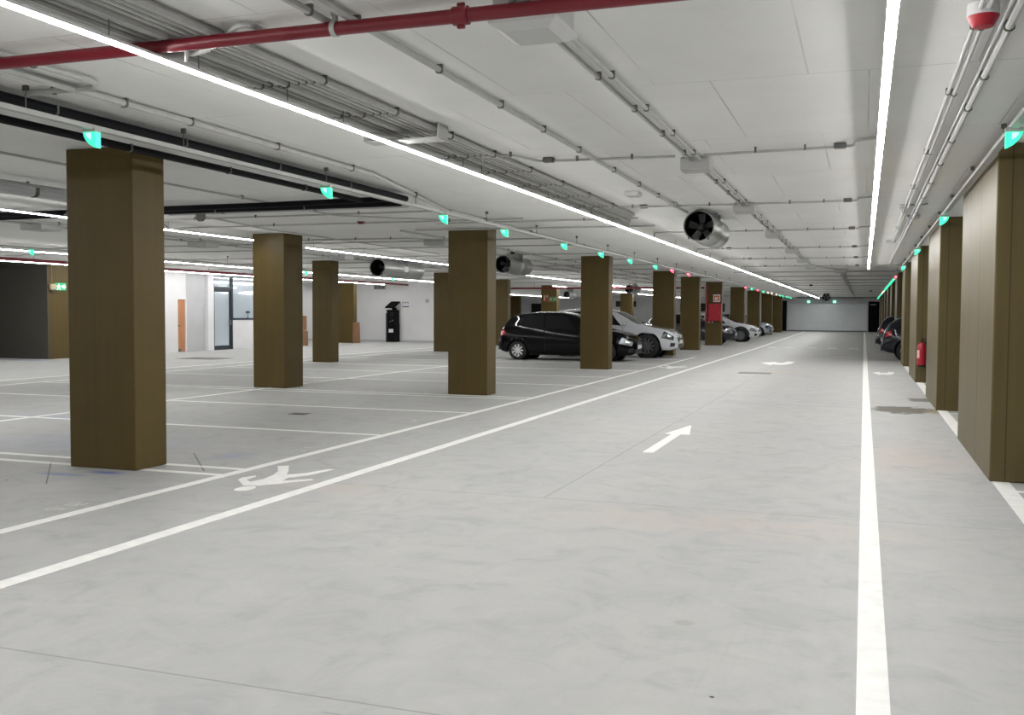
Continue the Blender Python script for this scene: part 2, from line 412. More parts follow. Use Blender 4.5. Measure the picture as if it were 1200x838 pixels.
pillar(-25.1, -24.1, 44.0, 44.35, 'olive pillar before the white back wall with a brown board leaning at its base')
pillar(-17.3, -16.38, 53.5, 54.0, 'olive pillar above the black hatchback roof carrying safety signs')
pillar(-17.1, -16.2, 72.0, 72.5, 'far olive pillar seen over the windscreen of the white crossover')
pillar(-32.35, -31.3, 90., 90.5, 'distant light olive pillar seen left above the black hatchback tail')
pillar(-15.95, -15.35, 84, 84.5, 'distant olive pillar seen right of the fourth row pillar')
right_piers = [(10.12, 13.47, 'nearest right hand pier, cut by the right edge of the photo'),
        (17.38, 20.3, 'right hand pier with the puddle stain at its foot'),
        (24.45, 27.8, 'right hand pier with the fire extinguisher'),
        (31.9, 34.0, 'right hand pier just before the raised tail of the dark car'),
        (39.2, 41.8, 'right hand pier between the two dark parked cars'),
        (46.9, 49.5, 'right hand pier just past the smaller dark car'),
        (54.4, 57.0, 'sixth distant right hand pier from the fire extinguisher'),
        (62.0, 64.6, 'third right hand pier from the end'),
        (70.5, 73.1, 'second right hand pier from the end'),
        (80., 83., 'right hand pier closest to the far black doorway')]
for i, (y0, y1, lb) in enumerate(right_piers):
    o = MB().box(0, .75, 0, y1-y0, 0, CEIL-.002, 0).obj('pier', M_pier); o.location = (1.13, y0, 0)
    bv = o.modifiers.new('b', 'BEVEL'); bv.width = .015; bv.segments = 2
    tag(o, 'olive painted concrete ' + lb, 'pier')

# things on the pillars
t = thing('hose_cabinet', 'red fire hose cabinet on a pillar with a red riser pipe', 'fire hose cabinet', (-6.92, 49.35, 1.2))
MB().box(-.32, .3, -.16, 0, 0, .86, .012).obj('cabinet_body', M_redcab, t)
MB().box(-.29, .27, -.175, -.16, .03, .83, .006).obj('cabinet_door', M_redcab, t)
MB().box(.2, .24, -.2, -.175, .38, .48).obj('door_handle', M_clip, t)
MB().tube([(-.42, -.05, 1.82), (-.42, -.05, -.02), (-.42, -.05, -.06), (-.34, -.05, -.08), (-.2, -.05, -.08)], .035).obj('riser_pipe', M_redcab, t)
MB().box(-.16, -.1, -.1, -.02, -.1, 0).obj('valve', M_steel, t); MB().box(-.33, -.27, -.1, -.02, -.1, 0).obj('valve', M_steel, t)
t = thing('hose_sign', 'square fire hose pictogram sign above the red hose cabinet', 'sign', (-6.86, 49.345, 2.14))
MB().box(-.17, .17, -.012, 0, 0, .36).obj('sign_panel', M_signw, t)
MB().box(-.14, .14, -.018, -.012, .04, .32).obj('sign_field', mat('sign_orange', (.55, .16, .07), .5), t)
mb = MB(); mb.lathe([(.03, 0), (.07, 0), (.07, -.004), (.03, -.004)], 14, 'y', (-.03, -.018, .17)); mb.box(.03, .1, -.022, -.018, .2, .23); mb.box(-.08, .1, -.022, -.018, .07, .09)
mb.obj('hose_reel_pictogram', M_signw, t)
M_sr = mat('sign_red', (.22, .03, .02), .5); M_sc = mat('sign_cream', (.5, .38, .25), .5)
t = thing('safety_sign', 'red and white extinguisher sign on the pillar above the black hatchback', 'sign', (-17.02, 53.495, 2.18))
MB().box(-.15, .15, -.012, 0, 0, .42).obj('sign_panel', M_sr, t)
MB().box(-.12, -.03, -.016, -.012, .08, .38).obj('pictogram', M_sc, t); MB().box(.03, .12, -.016, -.012, .25, .38).obj('pictogram', M_sc, t)
for k, (x, lb) in enumerate(((-16.82+.1, 'left one of two small green evacuation signs above the black hatchback'), (-16.5, 'right one of two small green evacuation signs above the black hatchback'))):
    t = thing('evacuation_sign', lb, 'sign', (x, 53.495, 2.2)); MB().box(-.13, .13, -.012, 0, 0, .28).obj('sign_panel', mat('sign_green2', (.08, .2, .08), .5), t)
    mb = MB(); mb.prism_y([(-.08, .12), (.0, .12), (.0, .06), (.09, .14), (.0, .22), (.0, .16), (-.08, .16)], -.016, -.012); mb.obj('arrow', M_sc, t)
# boards
t = thing('box_stack', 'two stacked brown cardboard boxes seen right of the shaded pillar', 'box stack', (-24.5, 39.1, 0))
MB().box(-.55, .55, -.35, .35, 0, .68, .01).obj('lower_box', M_card, t); MB().box(-.52, .5, -.33, .33, .70, 1.37, .01).obj('upper_box', M_card, t)
MB().box(-.1, .1, -.355, -.35, 0, .68).obj('tape', M_wood, t)
t = thing('board', 'brown board leaning beside the pillar before the white back wall', 'board', (-23.98, 43.95, 0))
MB().prism_y([(-.12, .0), (.1, .0), (.06, 1.04), (-.1, 1.04)], -.05, .35).obj('panel', M_card, t)
MB().box(-.1, .08, -.06, -.05, .1, .14).obj('batten', M_clip, t)

# extinguisher
t = thing('fire_extinguisher', 'red fire extinguisher hanging on the third right hand pier', 'fire extinguisher', (1.25, 24.3, .37))
MB().lathe([(0, .0), (.08, .0), (.085, .02), (.085, .05), (0, .05)], 20).obj('foot_ring', M_rubber, t)
MB().lathe([(0, .04), (.092, .04), (.098, .07), (.098, .43), (.085, .49), (.05, .525), (.03, .54), (.03, .56), (0, .56)], 24).obj('cylinder', M_redcab, t, True)
mb = MB(); mb.box(-.025, .025, -.03, .03, .56, .6, .005); mb.prism_y([(-.01, .6), (.09, .63), (.09, .645), (-.02, .64)], -.012, .012); mb.prism_y([(-.01, .575), (.09, .56), (.09, .572), (-.01, .59)], -.012, .012)
mb.obj('valve_head', M_rubber, t)
MB().tube([(.02, 0, .58), (.09, -.02, .56), (.125, -.02, .48), (.12, -.02, .3), (.11, -.02, .18)], .012).obj('hose', M_rubber, t)
mb = MB(); rows = []
for z in (.2, .38): rows.append([(.0995*math.cos(a), .0995*math.sin(a), z) for a in [math.radians(q) for q in range(190, 241, 10)]])
mb.grid(rows); mb.obj('label_sticker', mat('sticker_pale', (.75, .45, .45), .5), t)
MB().box(-.05, .05, .098, .14, .3, .36).obj('wall_bracket', M_clip, t)

# ticket machine on the white wall
t = thing('ticket_machine', 'tall black parking ticket machine with a slanted top panel', 'ticket machine', (-23.22, 46.72, 0))
MB().box(-.32, .22, -.3, .28, 0, 1.0, .02).obj('lower_cabinet', M_dark, t)
MB().box(-.32, .2, -.24, .28, 1.0, 1.68, .03).obj('upper_cabinet', M_dark, t)
MB().box(-.31, -.24, -.315, -.3, .05, 1.58).obj('side_trim', mat('machine_grey', (.06, .07, .08), .4), t)
MB().box(-.1, .08, -.02, .2, 1.68, 1.8).obj('neck', M_dark, t)
MB().quadloop
mb = MB(); mb.quadloop([[(-.4, -.2, 1.76), (.12, -.2, 1.76), (.28, .2, 2.06), (-.22, .2, 2.06)], [(-.4, -.24, 1.82), (.12, -.24, 1.82), (.28, .16, 2.12), (-.22, .16, 2.12)]])
mb.obj('top_panel', M_dark, t)
MB().box(-.14, .12, -.31, -.3, .5, .68, .002).obj('notice', M_signw, t)
MB().box(-.1, .12, -.255, -.24, 1.35, 1.55).obj('screen', mat('screen_dark', (.02, .025, .03), .1), t)
MB().box(.02, .08, -.26, -.24, 1.1, 1.15).obj('keypad', M_galv, t); MB().box(-.12, -.05, -.26, -.24, 1.05, 1.08).obj('ticket_slot', M_galv, t)
MB().lathe([(0, 0), (.035, 0), (.035, -.02), (0, -.02)], 12, 'y', (-.27, -.3, 1.55)).obj('lamp', M_signw, t)
t = thing('parking_sign', 'white parking tariff sign with a blue bar beside the ticket machine', 'sign', (-22.68, 47.03, 1.76))
MB().box(-.26, .26, -.015, 0, 0, .4).obj('sign_panel', M_signw, t)
MB().box(-.2, .2, -.02, -.015, .05, .12).obj('blue_bar', M_blue, t)
mb = MB()
mb.box(-.18, .2, -.02, -.015, .3, .34)
for x in (-.16, -.02, .12): mb.box(x, x+.045, -.02, -.015, .19, .3)
mb.obj('grey_lettering', mat('letter_grey', (.3, .3, .34), .6), t)
t = thing('vent_grille', 'dark three slot vent grille high on the white back wall', 'vent', (-24.2, 47.04, 2.75))
MB().box(-.35, .35, -.03, 0, 0, .22).obj('grille_frame', M_galv, t)
for k in range(3): MB().box(-.3+k*.21, -.12+k*.21, -.035, -.03, .03, .19).obj('slot', M_clip, t)
t = thing('wall_switch', 'small round grey device on the white back wall at head height', 'switch', (-21.45, 47.04, 2.15))
MB().lathe([(0, 0), (.11, 0), (.1, -.03), (0, -.03)], 16, 'y').obj('backplate', M_galv, t)
MB().box(-.05, .05, -.05, -.03, -.07, .07, .01).obj('rocker', M_box, t)

# ------------------------------------------------------------------ road markings
def paint(name, poly, label, cat='painted line', m=M_paint, group=None, z=.003):
    if name == 'bay_line': z = .002
    cx = sum(p[0] for p in poly)/len(poly); cy = sum(p[1] for p in poly)/len(poly)
    o = MB().prism([(x-cx, y-cy) for x, y in poly], 0, z).obj(name, m); o.location = (cx, cy, 0)
    return tag(o, label, cat, group)
def rect(x0, x1, y0, y1): return [(x0, y0), (x1, y0), (x1, y1), (x0, y1)]
paint('lane_line', [(-4.625, -4), (-4.495, -4), (-4.495, 46), (-4.9, 92), (-5.04, 92), (-4.625, 46)], 'long white lane line on the left edge of the driving aisle')
paint('lane_line', rect(-5.72, -5.61, -4, 35.4), 'white line along the open ends of the left parking bays')
paint('lane_line', rect(.0, .128, -4, 93.5), 'straight white lane line running from the bottom edge to the shutter')
paint('lane_line', rect(1.15, 1.30, -4, 92), 'white line along the foot of the right hand piers')
paint('lane_line', rect(-11.42, -11.31, 3, 45), 'white line along the back of the left parking bays')
paint('lane_line', rect(-16.85, -16.73, 8, 45), 'white line bounding the far row of bays on the left')
paint('lane_line', rect(-17.95, -17.83, 8, 45), 'white lane line across the far left aisle')
stalls = [(2.4, None), (5.2, None), (7.84, 'double'), (8.2, 'double'), (11.13, None), (14.13, None), (16.72, 'double'), (17.1, 'double'), (20.4, None), (23.3, None), (26.1, 'double'), (26.4, 'double'), (29.6, None), (33.2, None), (36.9, None)]
desc = {2.4: 'bay line nearest the camera, out at the left edge', 5.2: 'bay line just in front of the big left pillar', 7.84: 'nearer line of the pair at the big left pillar', 8.2: 'farther line of the pair at the big left pillar',
        11.13: 'first bay line beyond the big left pillar', 14.13: 'second bay line beyond the big left pillar', 16.72: 'nearer line of the pair at the middle pillar', 17.1: 'farther line of the pair at the middle pillar',
        20.4: 'first bay line beyond the middle pillar', 23.3: 'second bay line beyond the middle pillar', 26.1: 'nearer line of the pair before the black hatchback', 26.4: 'farther line of the pair before the black hatchback',
        29.6: 'bay line beside the black hatchback', 33.2: 'bay line between black hatchback and white crossover', 36.9: 'bay line just beyond the white crossover'}
for y, _ in stalls:
    if y > 3: paint('bay_line', rect(-16.73, -5.72, y-.05, y+.05), 'white ' + desc[y], 'painted line')
for k, (y, lb) in enumerate([(9.62, 'thin white bay line on the right, behind the nearest pier'), (16.9, 'thin white bay line on the right between the two nearest piers'), (24.1, 'white bay line behind the fire extinguisher pier')]):
    paint('bay_line', rect(1.30, 6.9, y-.05, y+.05), lb)
for k, x in enumerate((-4.25, -3.42, -2.5, -1.55, -.62)):
    paint('dash_mark', rect(x, x+.42, 47.3, 47.75), ['leftmost dash of the far white dashed crossing line', 'second dash from the left of the far dashed line', 'middle dash of the far white dashed line', 'fourth dash from the left of the far dashed line', 'rightmost dash of the far white dashed line'][k])
ARR = [(-2.305, 10.83), (-2.184, 10.83), (-2.188, 12.60), (-2.072, 12.62), (-2.235, 13.733), (-2.40, 12.62), (-2.305, 12.60)]
paint('direction_arrow', ARR, 'white straight arrow painted in the middle of the driving aisle', 'arrow')
paint('direction_arrow', [(-3.075, 32.3), (-2.65, 33.1), (-2.65, 32.55), (-2.42, 32.5), (-2.33, 33.5), (-2.09, 33.4), (-2.13, 31.9), (-2.3, 31.2), (-2.65, 31.4), (-2.65, 30.9)], 'distant white bent arrow painted beyond the drain cover', 'arrow')
paint('direction_arrow', [(.24, 28.0), (.42, 28.6), (.42, 28.15), (.62, 28.15), (.64, 28.7), (.8, 28.5), (.74, 27.5), (.6, 27.2), (.42, 27.4), (.42, 27.0)], 'small white arrow on the floor near the fire extinguisher', 'arrow')
PED = [(-5.129, 7.46), (-5.186, 7.438), (-5.404, 7.672), (-5.441, 7.779), (-5.383, 7.926), (-5.347, 7.867), (-5.331, 7.7), (-5.232, 7.611), (-5.207, 7.789), (-5.25, 8.009), (-5.334, 8.226), (-5.516, 8.499), (-5.424, 8.559), (-5.242, 8.262), (-5.141, 8.073), (-5.019, 8.239), (-4.945, 8.514), (-4.883, 8.515), (-4.888, 8.401), (-4.935, 8.101), (-5.036, 7.937), (-4.992, 7.753), (-4.872, 7.879), (-4.787, 7.953), (-4.753, 7.906), (-4.823, 7.8), (-4.931, 7.632), (-5.038, 7.496)]
def pictogram(ox, oy, s, label):
    t = thing('pedestrian_marking', label, 'floor marking', (ox, oy, 0))
    MB().prism([((x+5.1)*s, (y-7.9)*s) for x, y in PED], 0, .003).obj('figure_body', M_paint, t)
    MB().prism([((-5.077+5.1+.075*math.cos(a))*s, (7.31-7.9+.125*math.sin(a))*s) for a in [2*PI*k/20 for k in range(20)]], 0, .003).obj('figure_head', M_paint, t)
pictogram(-5.1, 7.9, 1., 'white walking person painted between the two left lane lines')
pictogram(-5.2, 28.6, 1.25, 'distant white walking person painted by the white crossover')

def strokes(name, segs, ox, oy, label, w=.025, m=M_chalk):
    mb = MB()
    for a, b in segs:
        dx, dy = b[0]-a[0], b[1]-a[1]; L = math.hypot(dx, dy) or 1; nx, ny = -dy/L*w/2, dx/L*w/2
        mb.prism([(a[0]+nx, a[1]+ny), (b[0]+nx, b[1]+ny), (b[0]-nx, b[1]-ny), (a[0]-nx, a[1]-ny)], 0, .002)
    o = mb.obj(name, m); o.location = (ox, oy, 0); return tag(o, label, 'floor marking')
# bay numbers read from the aisle side: local u runs along +Y, strokes point to -X
def digits(txt, h, w, gap):
    seg7 = {'a': ((0, 1), (1, 1)), 'b': ((1, 1), (1, .5)), 'c': ((1, .5), (1, 0)), 'd': ((0, 0), (1, 0)), 'e': ((0, 0), (0, .5)), 'f': ((0, .5), (0, 1)), 'g': ((0, .5), (1, .5))}
    D = {'5': 'afgcd', '1': 'bc', '2': 'abged', '7': 'abc', '9': 'afgbcd', '3': 'abgcd', '4': 'fgbc'}
    out = []
    for i, ch in enumerate(txt):
        for k in D[ch]:
            (ax, ay), (bx, by) = seg7[k]
            out.append(((-ay*h, (i*(w+gap)+ax*w)), (-by*h, (i*(w+gap)+bx*w))))
    return out
strokes('bay_number', digits('912', .13, .085, .035), -5.86, 5.97, 'chalk white bay number 912 beside the near lane line', .02)
strokes('bay_number', digits('11', .14, .1, .08), -5.86, 9.5, 'chalk white bay number between the first and second bay lines', .035)
strokes('bay_number', digits('17', .14, .12, .08), -5.92, 12.6, 'chalk white bay number beyond the first bay line', .035)
strokes('chalk_mark', [((0, 0), (.96, -1.03))], -7.83, 7.91, 'thin dark crack mark left of the big pillar', .012, M_grate)
strokes('chalk_mark', [((0, 0), (.87, -.98))], -6.88, 8.96, 'thin dark scratch right of the big pillar foot', .012, M_grate)
for x, y, r_, lb in ((-2.68, 26.6, .42, 'dark drain cover in the middle of the driving aisle'), (-8.05, 13.0, .14, 'small dark drain cover in the second left bay'), (-20.4, 27.2, .75, 'dark drain cover on the far left by the orange door')):
    t = thing('drain_cover', lb, 'drain cover', (x, y, 0))
    MB().box(-r_, r_, -r_*.75, r_*.75, 0, .004).obj('cover_frame', M_grate, t)
    mb = MB()
    for k in range(6): mb.box(-r_*.85+k*r_*.3, -r_*.85+k*r_*.3+r_*.14, -r_*.6, r_*.6, .004, .008)
    mb.obj('cover_grate', M_clip, t)

# ------------------------------------------------------------------ LED strips
def strip(x, y0, y1, z, label, drops, w=.05):
    t = thing('light_strip', label, 'light strip', (x, 0, z))
    if x < -10: w = .042
    mb = MB(); n = max(1, int((y1-y0)/2.0))
    for k in range(n):
        a = y0+(y1-y0)*k/n; b = y0+(y1-y0)*(k+1)/n
        rows = [[(-w/2, q, .0), (-w/2, q, -.002), (-w/2+.014, q, -.013), (w/2-.014, q, -.013), (w/2, q, -.002), (w/2, q, .0)] for q in (a, b)]
        mb.grid(rows)
    mb.obj('diffuser', M_led, t, merge=.0001)
    MB().box(-w/2-.003, w/2+.003, y0, y1, .0, .016).obj('housing', M_ledoff, t)
    first = None
    for y in drops:
        if first is None: first = MB().tube([(0, 0, .016), (0, 0, CEIL-z-.002)], .004, 5).obj('suspension_wire', M_clip, t); first.location = (0, y, 0)
        else: copy_child(first, t, (0, y, 0))
    return t
strip(-3.8, -4.5, 92, 2.98, 'longest white light strip, from the top left corner to the shutter', [1.6, 2.4, 3.3, 4.28, 5.03, 6.0, 6.78, 9.19, 9.7, 12.0, 14.1, 16.5, 18.7, 21, 23.4, 26, 28.6, 31, 34, 37, 40])
strip(.1, -3.5, 33.2, 3.0, 'white light strip near the right hand piers, ending halfway', [-2, 1, 4, 9.2, 14, 18.5, 23.5, 28, 33])
strip(-11.55, -4.5, 16.95, 2.98, 'white light strip passing behind the big left pillar', [7, 9.5, 12.2, 14.4, 16.8])
strip(-11.75, 19.3, 31., 2.98, 'white light strip ending above the long silver fan', [19.6, 22, 25, 28, 30.8])
strip(-12.1, 34.8, 60, 2.98, 'white light strip right of the second silver fan', [36, 41, 46, 51])
strip(-19., -4., 46., 2.98, 'middle one of the distant light strips at the far left', [12, 16, 20, 24, 28, 34, 40])
strip(-23.4, 2., 46., 2.98, 'light strip directly before the olive core and white wall', [12, 18, 24, 30, 38, 44])
strip(-28.5, 38., 46.2, 2.98, 'short light strip in the recess behind the office', [39, 45])
strip(-15.5, 50., 90., 2.98, 'distant light strip over the far left bays', [52, 60, 70])
strip(-26., 50., 90., 2.98, 'farthest light strip seen over the black hatchback', [52, 60, 70])
# added lamp that lights the office interior behind the glazing
for x, y0, y1, lb in ((-26.4, 32.2, 36.2, 'added light strip lighting the inside of the glazed office'),):
    strip(x, y0, y1, 3.0, lb, [])

# ------------------------------------------------------------------ cable rails with bay indicators
def rail(x, z, y0, y1, label, drops, side):
    t = thing('cable_rail', label, 'cable rail', (x, 0, z))
    mb = MB()
    mb.box(-.03, .03, y0, y1, 0, .006); mb.box(-.03, -.025, y0, y1, .006, .035); mb.box(.025, .03, y0, y1, .006, .035)
    mb.obj('channel', M_galv, t)
    MB().tube([(0, y0, .02), (0, y1, .02)], .008, 5).obj('cable', M_clip, t)
    first = None
    for y in drops:
        if first is None:
            mb = MB(); mb.tube([(0, 0, .0), (0, 0, CEIL-z-.001)], .005, 5); mb.box(-.02, .02, -.012, .012, CEIL-z-.04, CEIL-z-.001)
            first = mb.obj('hanger_rod', M_clip, t); first.location = (0, y, 0)
        else: copy_child(first, t, (0, y, 0))
rail(-5.58, 2.93, 1.5, 90, 'steel cable rail carrying the left row of indicator lamps', [2.6, 5.46, 7.17, 9.58, 11.87, 14.47, 16.96, 19.6, 22.2, 25, 28, 31, 34, 37, 40, 44], 1)
rail(1.055, 2.98, -3, 90, 'steel cable rail carrying the right row of indicator lamps', [3, 6.5, 9.11, 11.6, 14.21, 16.5, 19, 21.5, 24, 27, 30, 33, 37], -1)
rail(-17.2, 2.9, 10, 46, 'cable rail over the distant bays at the left', [12, 18, 24, 30, 36], 1)
PROTO = {}
def indicator(x, y, z, side, color, label, group=None):
    key = (side, color)
    if key not in PROTO:
        t = thing('bay_indicator', label, 'indicator lamp', (x, y, z), 0, group)
        s = side
        MB().box(-.064, .064, -.032, .032, -.035, .0, .006).obj('housing', M_galv, t)
        prof = [(.058*s, -.035), (.058*s, -.155), (.04*s, -.15), (-.0*s, -.128), (-.035*s, -.095), (-.054*s, -.062), (-.06*s, -.035)]
        m = {'green': M_green, 'red': M_redlamp, 'pale': M_amber}[color]
        MB().prism_y(prof, -.028, .028).obj('lens', m, t)
        core = {'green': M_green2, 'red': mat('indicator_red_core', (.9, .4, .5), .4, emit=(1, .45, .55), strength=.75), 'pale': M_amber}[color]
        MB().prism_y([(a*.42-.008*s, -.042+(b+.035)*.42) for a, b in prof], -.031, .031).obj('lamp_core', core, t)
        PROTO[key] = t; return t
    return dup(PROTO[key], (x, y, z), label, group)
GL = 'distant green indicator lamps crowding the end of the left rail'
indL = [(6.1, 'green', 'green indicator lamp above the big left pillar'), (9.6, 'green', 'green indicator lamp beside the corner of the black pipes'),
        (12.8, 'green', 'green indicator lamp just left of the middle pillar'), (15.3, 'green', 'green indicator lamp just right of the middle pillar top'),
        (18.7, 'green', 'green indicator lamp halfway between middle pillar and hatchback pillar'), (21.6, 'green', 'green indicator lamp at the top of the hatchback pillar'),
        (24.5, 'green', 'green indicator lamp right of the hatchback pillar'), (27.7, 'green', 'last green indicator lamp before the first red one on the left rail'),
        (30.3, 'red', 'first red indicator lamp on the left rail, at a pillar top'), (33.3, 'red', 'second red indicator lamp on the left rail'),
        (50.2, 'red', 'third red indicator lamp, past the hose cabinet pillar'), (53.1, 'green', 'green indicator lamp between the third and fourth red ones'),
        (56.2, 'red', 'fourth red indicator lamp, above the white compact crossover'), (59.5, 'green', 'green indicator lamp right after the fourth red one'),
        (62.5, 'pale', 'first pale pink indicator lamp far along the left rail'), (65.0, 'pale', 'second pale pink indicator lamp far along the left rail'), (68.5, 'pale', 'third pale pink indicator lamp far along the left rail')]
for y, c, lb in indL: indicator(-5.59, y, 2.945, 1, c, lb)
for y in (71.5, 74.1, 77.5, 80.1, 82.7): indicator(-5.59, y, 2.94, 1, 'green', 'tiny distant green indicator lamp in the dense end of the left rail', GL)
indR = [(8.5, 'green', 'big green indicator lamp cut by the right edge of the photo'), (15.5, 'green', 'green indicator lamp between the two nearest right hand piers'),
        (23.0, 'green', 'green indicator lamp before the fire extinguisher pier'), (30.9, 'green', 'fourth green indicator lamp along the right rail'),
        (38.5, 'red', 'only red indicator lamp on the right rail')]
for y, c, lb in indR: indicator(1.055, y, 2.99, -1, c, lb)
GR = 'distant green indicator lamps forming the bright line on the right rail'
for y in (41.5, 43.5, 45.5, 47.5, 50, 52.5, 55, 57.5): indicator(1.055, y, 2.99, -1, 'green', 'distant green indicator lamp in the bright line before the pale one', GR)
indicator(1.055, 62, 2.99, -1, 'pale', 'nearer of two pale amber indicator lamps far on the right rail'); indicator(1.055, 66, 2.99, -1, 'pale', 'farther of two pale amber indicator lamps far on the right rail')
for y in (71, 75, 79, 83, 87): indicator(1.055, y, 2.99, -1, 'green', 'distant green indicator lamp beyond the pale ones near the shutter', GR + ' end')
for x, y, c, lb in ((-17.2, 16.9, 'green', 'green indicator lamp at the left edge of the photo over the far bays'), (-17.2, 20.0, 'green', 'green indicator lamp over the orange door at the left'),
                 (-17.2, 28.2, 'green', 'left green indicator lamp under the long silver fan'), (-17.2, 34.5, 'green', 'right green indicator lamp under the long silver fan')):
    indicator(x, y, 2.91, 1, c, lb)
for x, lb in ((-6.0+1.2, 'left small green lamp on the beam over the shutter'), (-2.55, 'right small green lamp on the beam over the shutter')):
    o = MB().box(-.12, .12, -.08, 0, -.1, .1, .02).obj('shutter_lamp', M_green2); o.location = (x, YF-.5, 2.7); tag(o, lb, 'lamp')

# ------------------------------------------------------------------ conduits, boxes, pipes
def arc_path(pts, r=.07, n=4):
    """round the corners of a polyline"""
    P = [Vector(p) for p in pts]; out = [P[0]]
    for i in range(1, len(P)-1):
        a = (P[i-1]-P[i]); b = (P[i+1]-P[i]); k = min(r, a.length*.45, b.length*.45)
        s = P[i]+a.normalized()*k; e = P[i]+b.normalized()*k
        for j in range(n+1):
            u = j/n; out.append(s*(1-u)**2 + P[i]*2*u*(1-u) + e*u*u)
    out.append(P[-1]); return out
CLIP = {}
def clip_mesh(r, axis):
    key = (round(r, 4), axis)
    if key not in CLIP:
        mb = MB(); g = r+.004
        poly = [(-g, .0342), (-g, -g*.6), (-g*.5, -g), (g*.5, -g), (g, -g*.6), (g, .0342)]
        if axis == 'y': mb.prism_y(poly, -.009, .009)
        else: mb.prism_x([(a, b) for a, b in poly], -.009, .009)
        o = mb.obj('pipe_clip', M_clip); C.objects.unlink(o); CLIP[key] = o
    return CLIP[key]
def conduit(pts, r, label, clips=(), axis='y', m=M_galv, name='conduit', cat='conduit', group=None, bend=.08):
    o0 = Vector(pts[0])
    mb = MB(); mb.tube([p-o0 for p in arc_path(pts, bend)], r, 8)
    t = mb.obj(name, m, smooth=True); t.location = o0; tag(t, label, cat, group)
    for c in clips:
        k = clip_mesh(r, axis).copy(); C.objects.link(k); k.parent = t
        k.location = Vector(c)-o0
    return t
ZC = CEIL-.035
def ycon(x, y0, y1, r, label, cl=(), group=None, m=M_galv, z=None):
    z = ZC if z is None else z
    return conduit([(x, y0, z), (x, y1, z)], r, label, [(x, y, z) for y in cl if y0 < y < y1], 'y', m, group=group)
def jbox(x, y, sx, sy, h, label, z=None, m=M_box):
    z = CEIL if z is None else z
    t = thing('junction_box', label, 'junction box', (x, y, z-h))
    MB().box(-sx/2, sx/2, -sy/2, sy/2, 0, h-.002, .012).obj('box_body', m, t)
    MB().box(-sx/2+.01, sx/2-.01, -sy/2+.01, sy/2-.01, -.012, 0, .006).obj('lid', m, t)
    return t
cl108 = [4.3+1.09*k for k in range(28)]
# twin run down the aisle
for dx, side in ((-.045, 'left'), (.045, 'right')):
    ycon(-1.625+dx, -3, 28.7, .016, 'thin grey %s conduit of the pair linking the ceiling boxes' % side, [.9+1.09*k for k in range(24)])
ycon(-.85, 36, 90, .03, 'thick grey conduit far along the ceiling past the offset box', [38+3*k for k in range(14)])
ycon(-.75, 36, 90, .03, 'second thick grey conduit far along the ceiling', [38+3*k for k in range(14)])
conduit([(-1.6, 28.7, ZC), (-1.57, 32.7, ZC), (-.8, 36.0, ZC)], .02, 'grey conduit bending right towards the offset box', [(-1.59, 31, ZC)])
# the big luminaire / box at the top
t = thing('ceiling_box', 'large grey square ceiling box at the top edge under the red pipe', 'ceiling box', (-1.62, 4.86, CEIL))
MB().box(-.16, .16, -.19, .19, -.12, -.001, .01).obj('box_body', M_box, t)
mb = MB(); mb.quadloop([[(-.175, -.2, -.12), (.175, -.2, -.12), (.175, .2, -.12), (-.175, .2, -.12)], [(-.175, -.2, -.14), (.175, -.2, -.14), (.175, .2, -.14), (-.175, .2, -.14)],
                       [(-.12, -.14, -.17), (.12, -.14, -.17), (.12, .14, -.17), (-.12, .14, -.17)]]); mb.obj('lid', mat('box_lid', (.55, .55, .54), .45), t)
boxes_mid = [(10.15, 'grey junction box on the twin conduits, nearest whole one'), (14.5, 'grey junction box directly right of the nearest silver fan'), (19.3, 'third grey junction box along the twin conduits'),
             (24.3, 'fourth grey junction box along the twin conduits'), (28.7, 'fifth grey junction box along the twin conduits'), (32.7, 'sixth grey junction box, where the conduit turns right')]
for y, lb in boxes_mid: jbox(-1.635, y, .30, .22 if y < 12 else .3, .13, lb)
jbox(-.8, 36.1, .4, .4, .13, 'offset grey junction box right of the twin conduit line')
# conduit towards the fan
ycon(-2.58, -3, 15.2, .02, 'single grey conduit leading along the ceiling to the nearest fan', [2.6, 3.7, 4.75, 5.84, 6.97, 8.01, 9.11, 10.5, 11.76, 12.93, 14.2])
ycon(-2.72, -3, 4.85, .02, 'short grey conduit ending above the red pipe hanger', [1.5, 2.6, 3.7, 4.5])
# the bundle
bx = [-3.44, -3.52, -3.58, -3.64, -3.73, -3.775, -3.85, -3.93, -3.98, -4.03]
br = [.026, .012, .012, .012, .026, .012, .012, .02, .012, .012]
GB = 'parallel conduits of the wide bundle'
for k, (x, r_) in enumerate(zip(bx, br)):
    thick = r_ > .015
    ycon(x, -3, 15.3+.25*k, r_, ('thicker' if thick else 'thin') + ' grey conduit in the wide parallel bundle above the longest light strip', [1.5, 2.6, 3.7, 4.8, 5.87, 6.95, 8.03, 9.09, 10.2, 11.4, 12.6, 13.9], GB + (' thick' if thick else ' thin'))
t = thing('cable_tray_plate', 'grey steel plate bridging the conduit bundle', 'steel plate', (-3.7, 7.69, CEIL-.13))
MB().box(-.36, .34, -.1, .1, 0, .012, .002).obj('plate', M_galv, t)
for xx in (-.36, .33): MB().box(xx, xx+.01, -.1, .1, .012, .129).obj('side_flange', M_galv, t)
